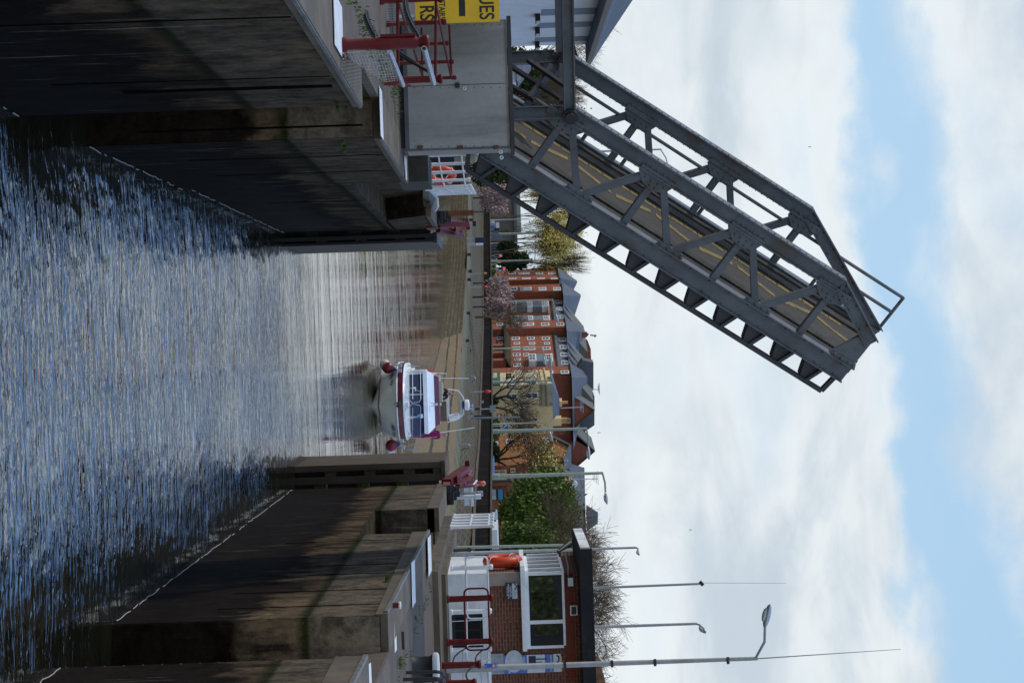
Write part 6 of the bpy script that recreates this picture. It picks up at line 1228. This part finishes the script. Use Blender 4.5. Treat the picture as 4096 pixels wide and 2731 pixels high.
MB().fb(f_, q_[0]+.06, q_[1]-.06, 0, .02, lerp(q_[2], q_[3], .56), q_[3]-.08).build('blue_poster', SKYB, t_); MB().fb(f_, q_[0]+.06, (q_[0]+q_[1])/2, 0, .02, q_[2], lerp(q_[2], q_[3], .36)).build('picture', mat('poster_grey', (.3, .33, .36), .5, .2, 8, 0), t_); MB().fb(f_, (q_[0]+q_[1])/2+.03, q_[1]-.06, 0, .02, q_[2], lerp(q_[2], q_[3], .36)).build('text_sheet', plain('grey_sheet', (.35, .4, .42), .6), t_)
EMR = plain('red_signal', (1., .03, .05), .4, 0, 3.)
for rc, lb_, extra in (((1978, 1017, 2008, 1029), 'left hand traffic light showing red', 0), ((1986, 1068, 2022, 1081), 'right hand traffic light showing red with an extra white turn sign', 1)):
    t_, f_, q_ = sign('traffic_light', lb_, 'traffic light', rc, 296, WHITE, group='traffic lights'); MB().fb(f_, q_[0]+.06, q_[1]-.06, 0, .05, q_[2]+.06, q_[3]-.06).build('backboard', BLACK, t_)
    um_ = (q_[0]+q_[1])/2; MB().lathe(f_.at(um_, .05, q_[3]-.3), [(.14, 0), (.12, .05)], 16, (f_.X, -f_.Z, f_.N)).build('red_lamp', EMR, t_); mb = MB()
    MB().lathe(f_.at(um_, .05, q_[3]-.62), [(.12, 0), (.1, .02)], 14, (f_.X, -f_.Z, f_.N)).build('amber_lamp', DARKP, t_)
    MB().lathe(f_.at(um_, .05, q_[2]+.22), [(.12, 0), (.1, .02)], 14, (f_.X, -f_.Z, f_.N)).build('turn_sign' if extra else 'green_lamp', PW_ if extra else DARKP, t_)
for rc, lb_, mm in (((1988, 1040, 2003, 1052), 'small yellow box sign on the thin lamp post', YSIGN), ((1983, 889, 1997, 912), 'white panel with dark blue base beside the blossom', WHITE), ((1976, 912, 1996, 922), 'navy panel beneath the white panel', BLIND), ((2030, 815, 2052, 826), 'small blue sign in front of the viaduct near the bridge', plain('boat_blue', (.02, .06, .25), .5)), ((1920, 1602, 1934, 1612), 'grey equipment box on the cobbled quay', GALV), ((1970, 1492, 1976, 1506), 'small white notice near the arcade', WHITE)):
    sign('small_sign', lb_, 'sign', rc, 252, mm, zb=4.0 if rc[0] < 1950 else None)
def housing(rc, D, mt, lb_):
    c_ = W((rc[0]+rc[2])/2, (rc[1]+rc[3])/2, D); hz = (rc[2]-rc[0])/2*D/F; hx_ = (rc[3]-rc[1])/2*D/F; t_ = thing('lifebuoy_housing', (c_.x, c_.y, 3.2), lb_, 'lifebuoy')
    MB().ball(c_, (hx_, .25, hz), 16, 10).build('cover', mt, t_, True); MB().tube((c_.x, c_.y+.3, 2.6), (c_.x, c_.y+.3, c_.z), .06).build('pole', GALV, t_); return t_
housing((1934, 1559, 1965, 1573), 225, REDP, 'bright red lifebuoy housing on a pole by the cobbled quay'); housing((1929, 1142, 1951, 1154), 255, REDP, 'smaller red lifebuoy housing below the blossom trees'); housing((1929, 1089, 1948, 1099), 262, plain('amber_plastic', (.5, .2, .02), .5), 'amber housing against the black wall')
# quay furniture
BOLL = mat('brown_bollard', (.06, .04, .03), .9, .2, 3, .2)
for i, (x, y) in enumerate(((1878, 1018), (1882, 1085), (1878, 1118), (1875, 1252), (1870, 1362), (1878, 1402), (1884, 1530), (1867, 1676), (1850, 1810), (1886, 880))):
    p = G(x-9, y, 2.25); s_ = p.y/F*12; tag(MB().lathe(p, [(s_*.55, 0), (s_*.5, s_*.9), (s_*.7, s_), (s_*.6, s_*1.25)], 10).build('quay_bollard', BOLL), 'squat brown bollard on the far quay, '+['first after the boards', 'third from the left below the amber housing', 'fourth from the left', 'below the wide blossom tree', 'left of the boat under the mansion block', 'just beside the slipway corner', 'next to the left hoop rail behind the boat', 'right of the radar dome', 'next to the right hoop rail', 'leftmost, beside the rusty post'][i], 'bollard', 'bollards along the far quay')
for i, (xa, xb, ya, yb) in enumerate(((1868, 1903, 1505, 1530), (1858, 1892, 1636, 1668), (1833, 1880, 1775, 1800))):
    D = G(xa-6, ya, 2.1).y; mb = MB()
    for d_ in (0, 2.6): mb.path([W(xa, ya+d_, D), W(xb-6, ya+d_, D), W(xb, ya+6+d_, D), W(xb-2, ya+14, D), W(xa+6, yb, D+1)], .035)
    tag(mb.build('hoop_rail', GALV, None, True), 'galvanised ladder hoop rail on the far quay '+['above the flybridge person', 'right of the radar arch', 'rightmost, above the slipway'][i], 'rail', 'hoop rails on the far quay')
for (rc, D, mm, lb_) in (((1900, 950, 1940, 972), 232, BLIND, 'dark board frame standing on the quay at the stairs'), ((1904, 972, 1932, 981), 231, WHITE, 'white panel with rungs like marks on the quay stairs'), ((1890, 885, 1904, 905), 245, BLACK, 'dark bench on the cobbled quay'), ((1896, 1660, 1944, 1672), 205, BLIND, 'dark low barrier board on the cobbled quay'), ((1899, 1630, 1920, 1640), 205, DARKP, 'dark box on the quay below the grey sign back')):
    f_ = Fr(W(rc[0], rc[1], D), W(rc[0], rc[3], D)); u0, u1, z0, z1 = f_.rect(*rc); t_ = thing('quay_board', f_.at(u0, 0, z0), lb_, 'board'); MB().fb(f_, u0, u1, -.1, 0, z0, z1).build('panel', mm, t_); MB().fb(f_, u0, u0+.1, -.2, -.1, z0-1., z1).fb(f_, u1-.1, u1, -.2, -.1, z0-1., z1).build('post', GALV, t_)
t_ = thing('leaning_pole', W(1890, 1655, 200), 'grey steel pole with dark base on the quay by the no entry sign', 'pole'); MB().tube(W(1884, 1672, 200), W(2080, 1668, 200), .1, .09).build('pole', mat('dull_pole', (.16, .18, .18), .6, .1, 1, .1), t_, True)
# vehicles beyond the wall
def car(loc, L_, Wd, H_, rot, mt, label, van=False, group='vehicles on the road'):
    ca, sa = math.cos(rot), math.sin(rot); X_, Y_ = V((ca, sa, 0)), V((-sa, ca, 0)); o = V(loc); t_ = thing('parked_van' if van else 'parked_car', o, label, 'van' if van else 'car', group)
    def P(x, y, z): return o+X_*x+Y_*y+V((0, 0, z))
    prof = [(-.5, .3), (-.5, .95*H_), (-.47, H_), (.2, H_), (.36, .62*H_), (.5, .5*H_), (.5, .3)] if van else [(-.5, .35), (-.5, .58*H_), (-.42, .64*H_), (-.3, H_*.97), (-.1, H_), (.1, H_*.97), (.24, .64*H_), (.46, .55*H_), (.5, .4*H_), (.5, .35)]
    MB().pr([P(a*L_, -Wd/2, z) for a, z in prof], Y_*Wd).build('body', mt, t_)
    gz = [(-.3, .66*H_), (-.27, .9*H_), (.1, .92*H_), (.2, .66*H_)] if not van else [(.1, .62*H_), (.1, .9*H_), (.22, .9*H_), (.33, .62*H_)]
    MB().pr([P(a*L_, -Wd/2-.01, z) for a, z in gz], Y_*(Wd+.02)).build('window', GLASS, t_)
    for a in (-.32, .32):
        for s_ in (-1, 1): MB().lathe(P(a*L_, s_*(Wd/2-.1), .32), [(.32, -.1), (.32, .1)], 14, (X_, V((0, 0, 1)), Y_)).build('wheel', BLACK, t_)
    return t_
WV = plain('van_white', (.72, .75, .78), .3); CB = plain('car_blue', (.08, .17, .33), .3); CS = plain('car_silver', (.4, .45, .5), .3)
def cz(x, y, D, H_): D = max(D, DW(y)+26); p = W(x, y, D); return (p.x, p.y, ZG)
car(cz(1979, 1856, 215, 1.45), 4.2, 1.8, 1.5, 1.74, CB, 'blue car just visible over the black wall beneath the bronze tree'); car(cz(1979, 2128, 165, 2.0), 5.2, 1.9, 1.85, 1.74, WV, 'long white van roof above the wall left of the hut', True)
car(cz(1977, 2072, 168, 1.6), 2.6, 1.7, 1.8, 1.74, CS, 'small white vehicle with dark windows above the wall below the green tree')
for i, (y, D, mm, lb_) in enumerate(((895, 300, WV, 'white van behind the wall left of the green lamp posts'), (915, 302, CB, 'light blue van behind the wall below the navy panel'), (962, 298, CS, 'silver van between the two pale lamp posts'), (985, 301, CB, 'blue van in front of the blue grey shed'), (1008, 303, CS, 'silver van left of the left hand traffic light'))):
    car(cz(1979, y, D, 1.5), 4.6, 1.9, 2.2, 1.74, mm, lb_, True)
for i, (x, y) in enumerate(((3238, 588), (2761, 2118), (2395, 1730))):
    p = W(x, y, 180); s_ = .04; mb = MB(); mb.ball(p, (s_*1.6, s_*.5, s_*.5), 8, 6); mb.pr([p, p+V((s_, .0, s_*4)), p+V((-s_, 0, s_*3.4))], (0, .03, 0)); mb.pr([p, p+V((s_, .0, -s_*3)), p+V((-s_, 0, -s_*2.6))], (0, .03, 0))
    tag(mb.build('bird', BLACK), ['tiny dark bird high in the sky above the bridge', 'tiny dark bird in the sky over the lamp posts', 'tiny bird flying just above the brick gables'][i], 'bird', 'birds in the sky')
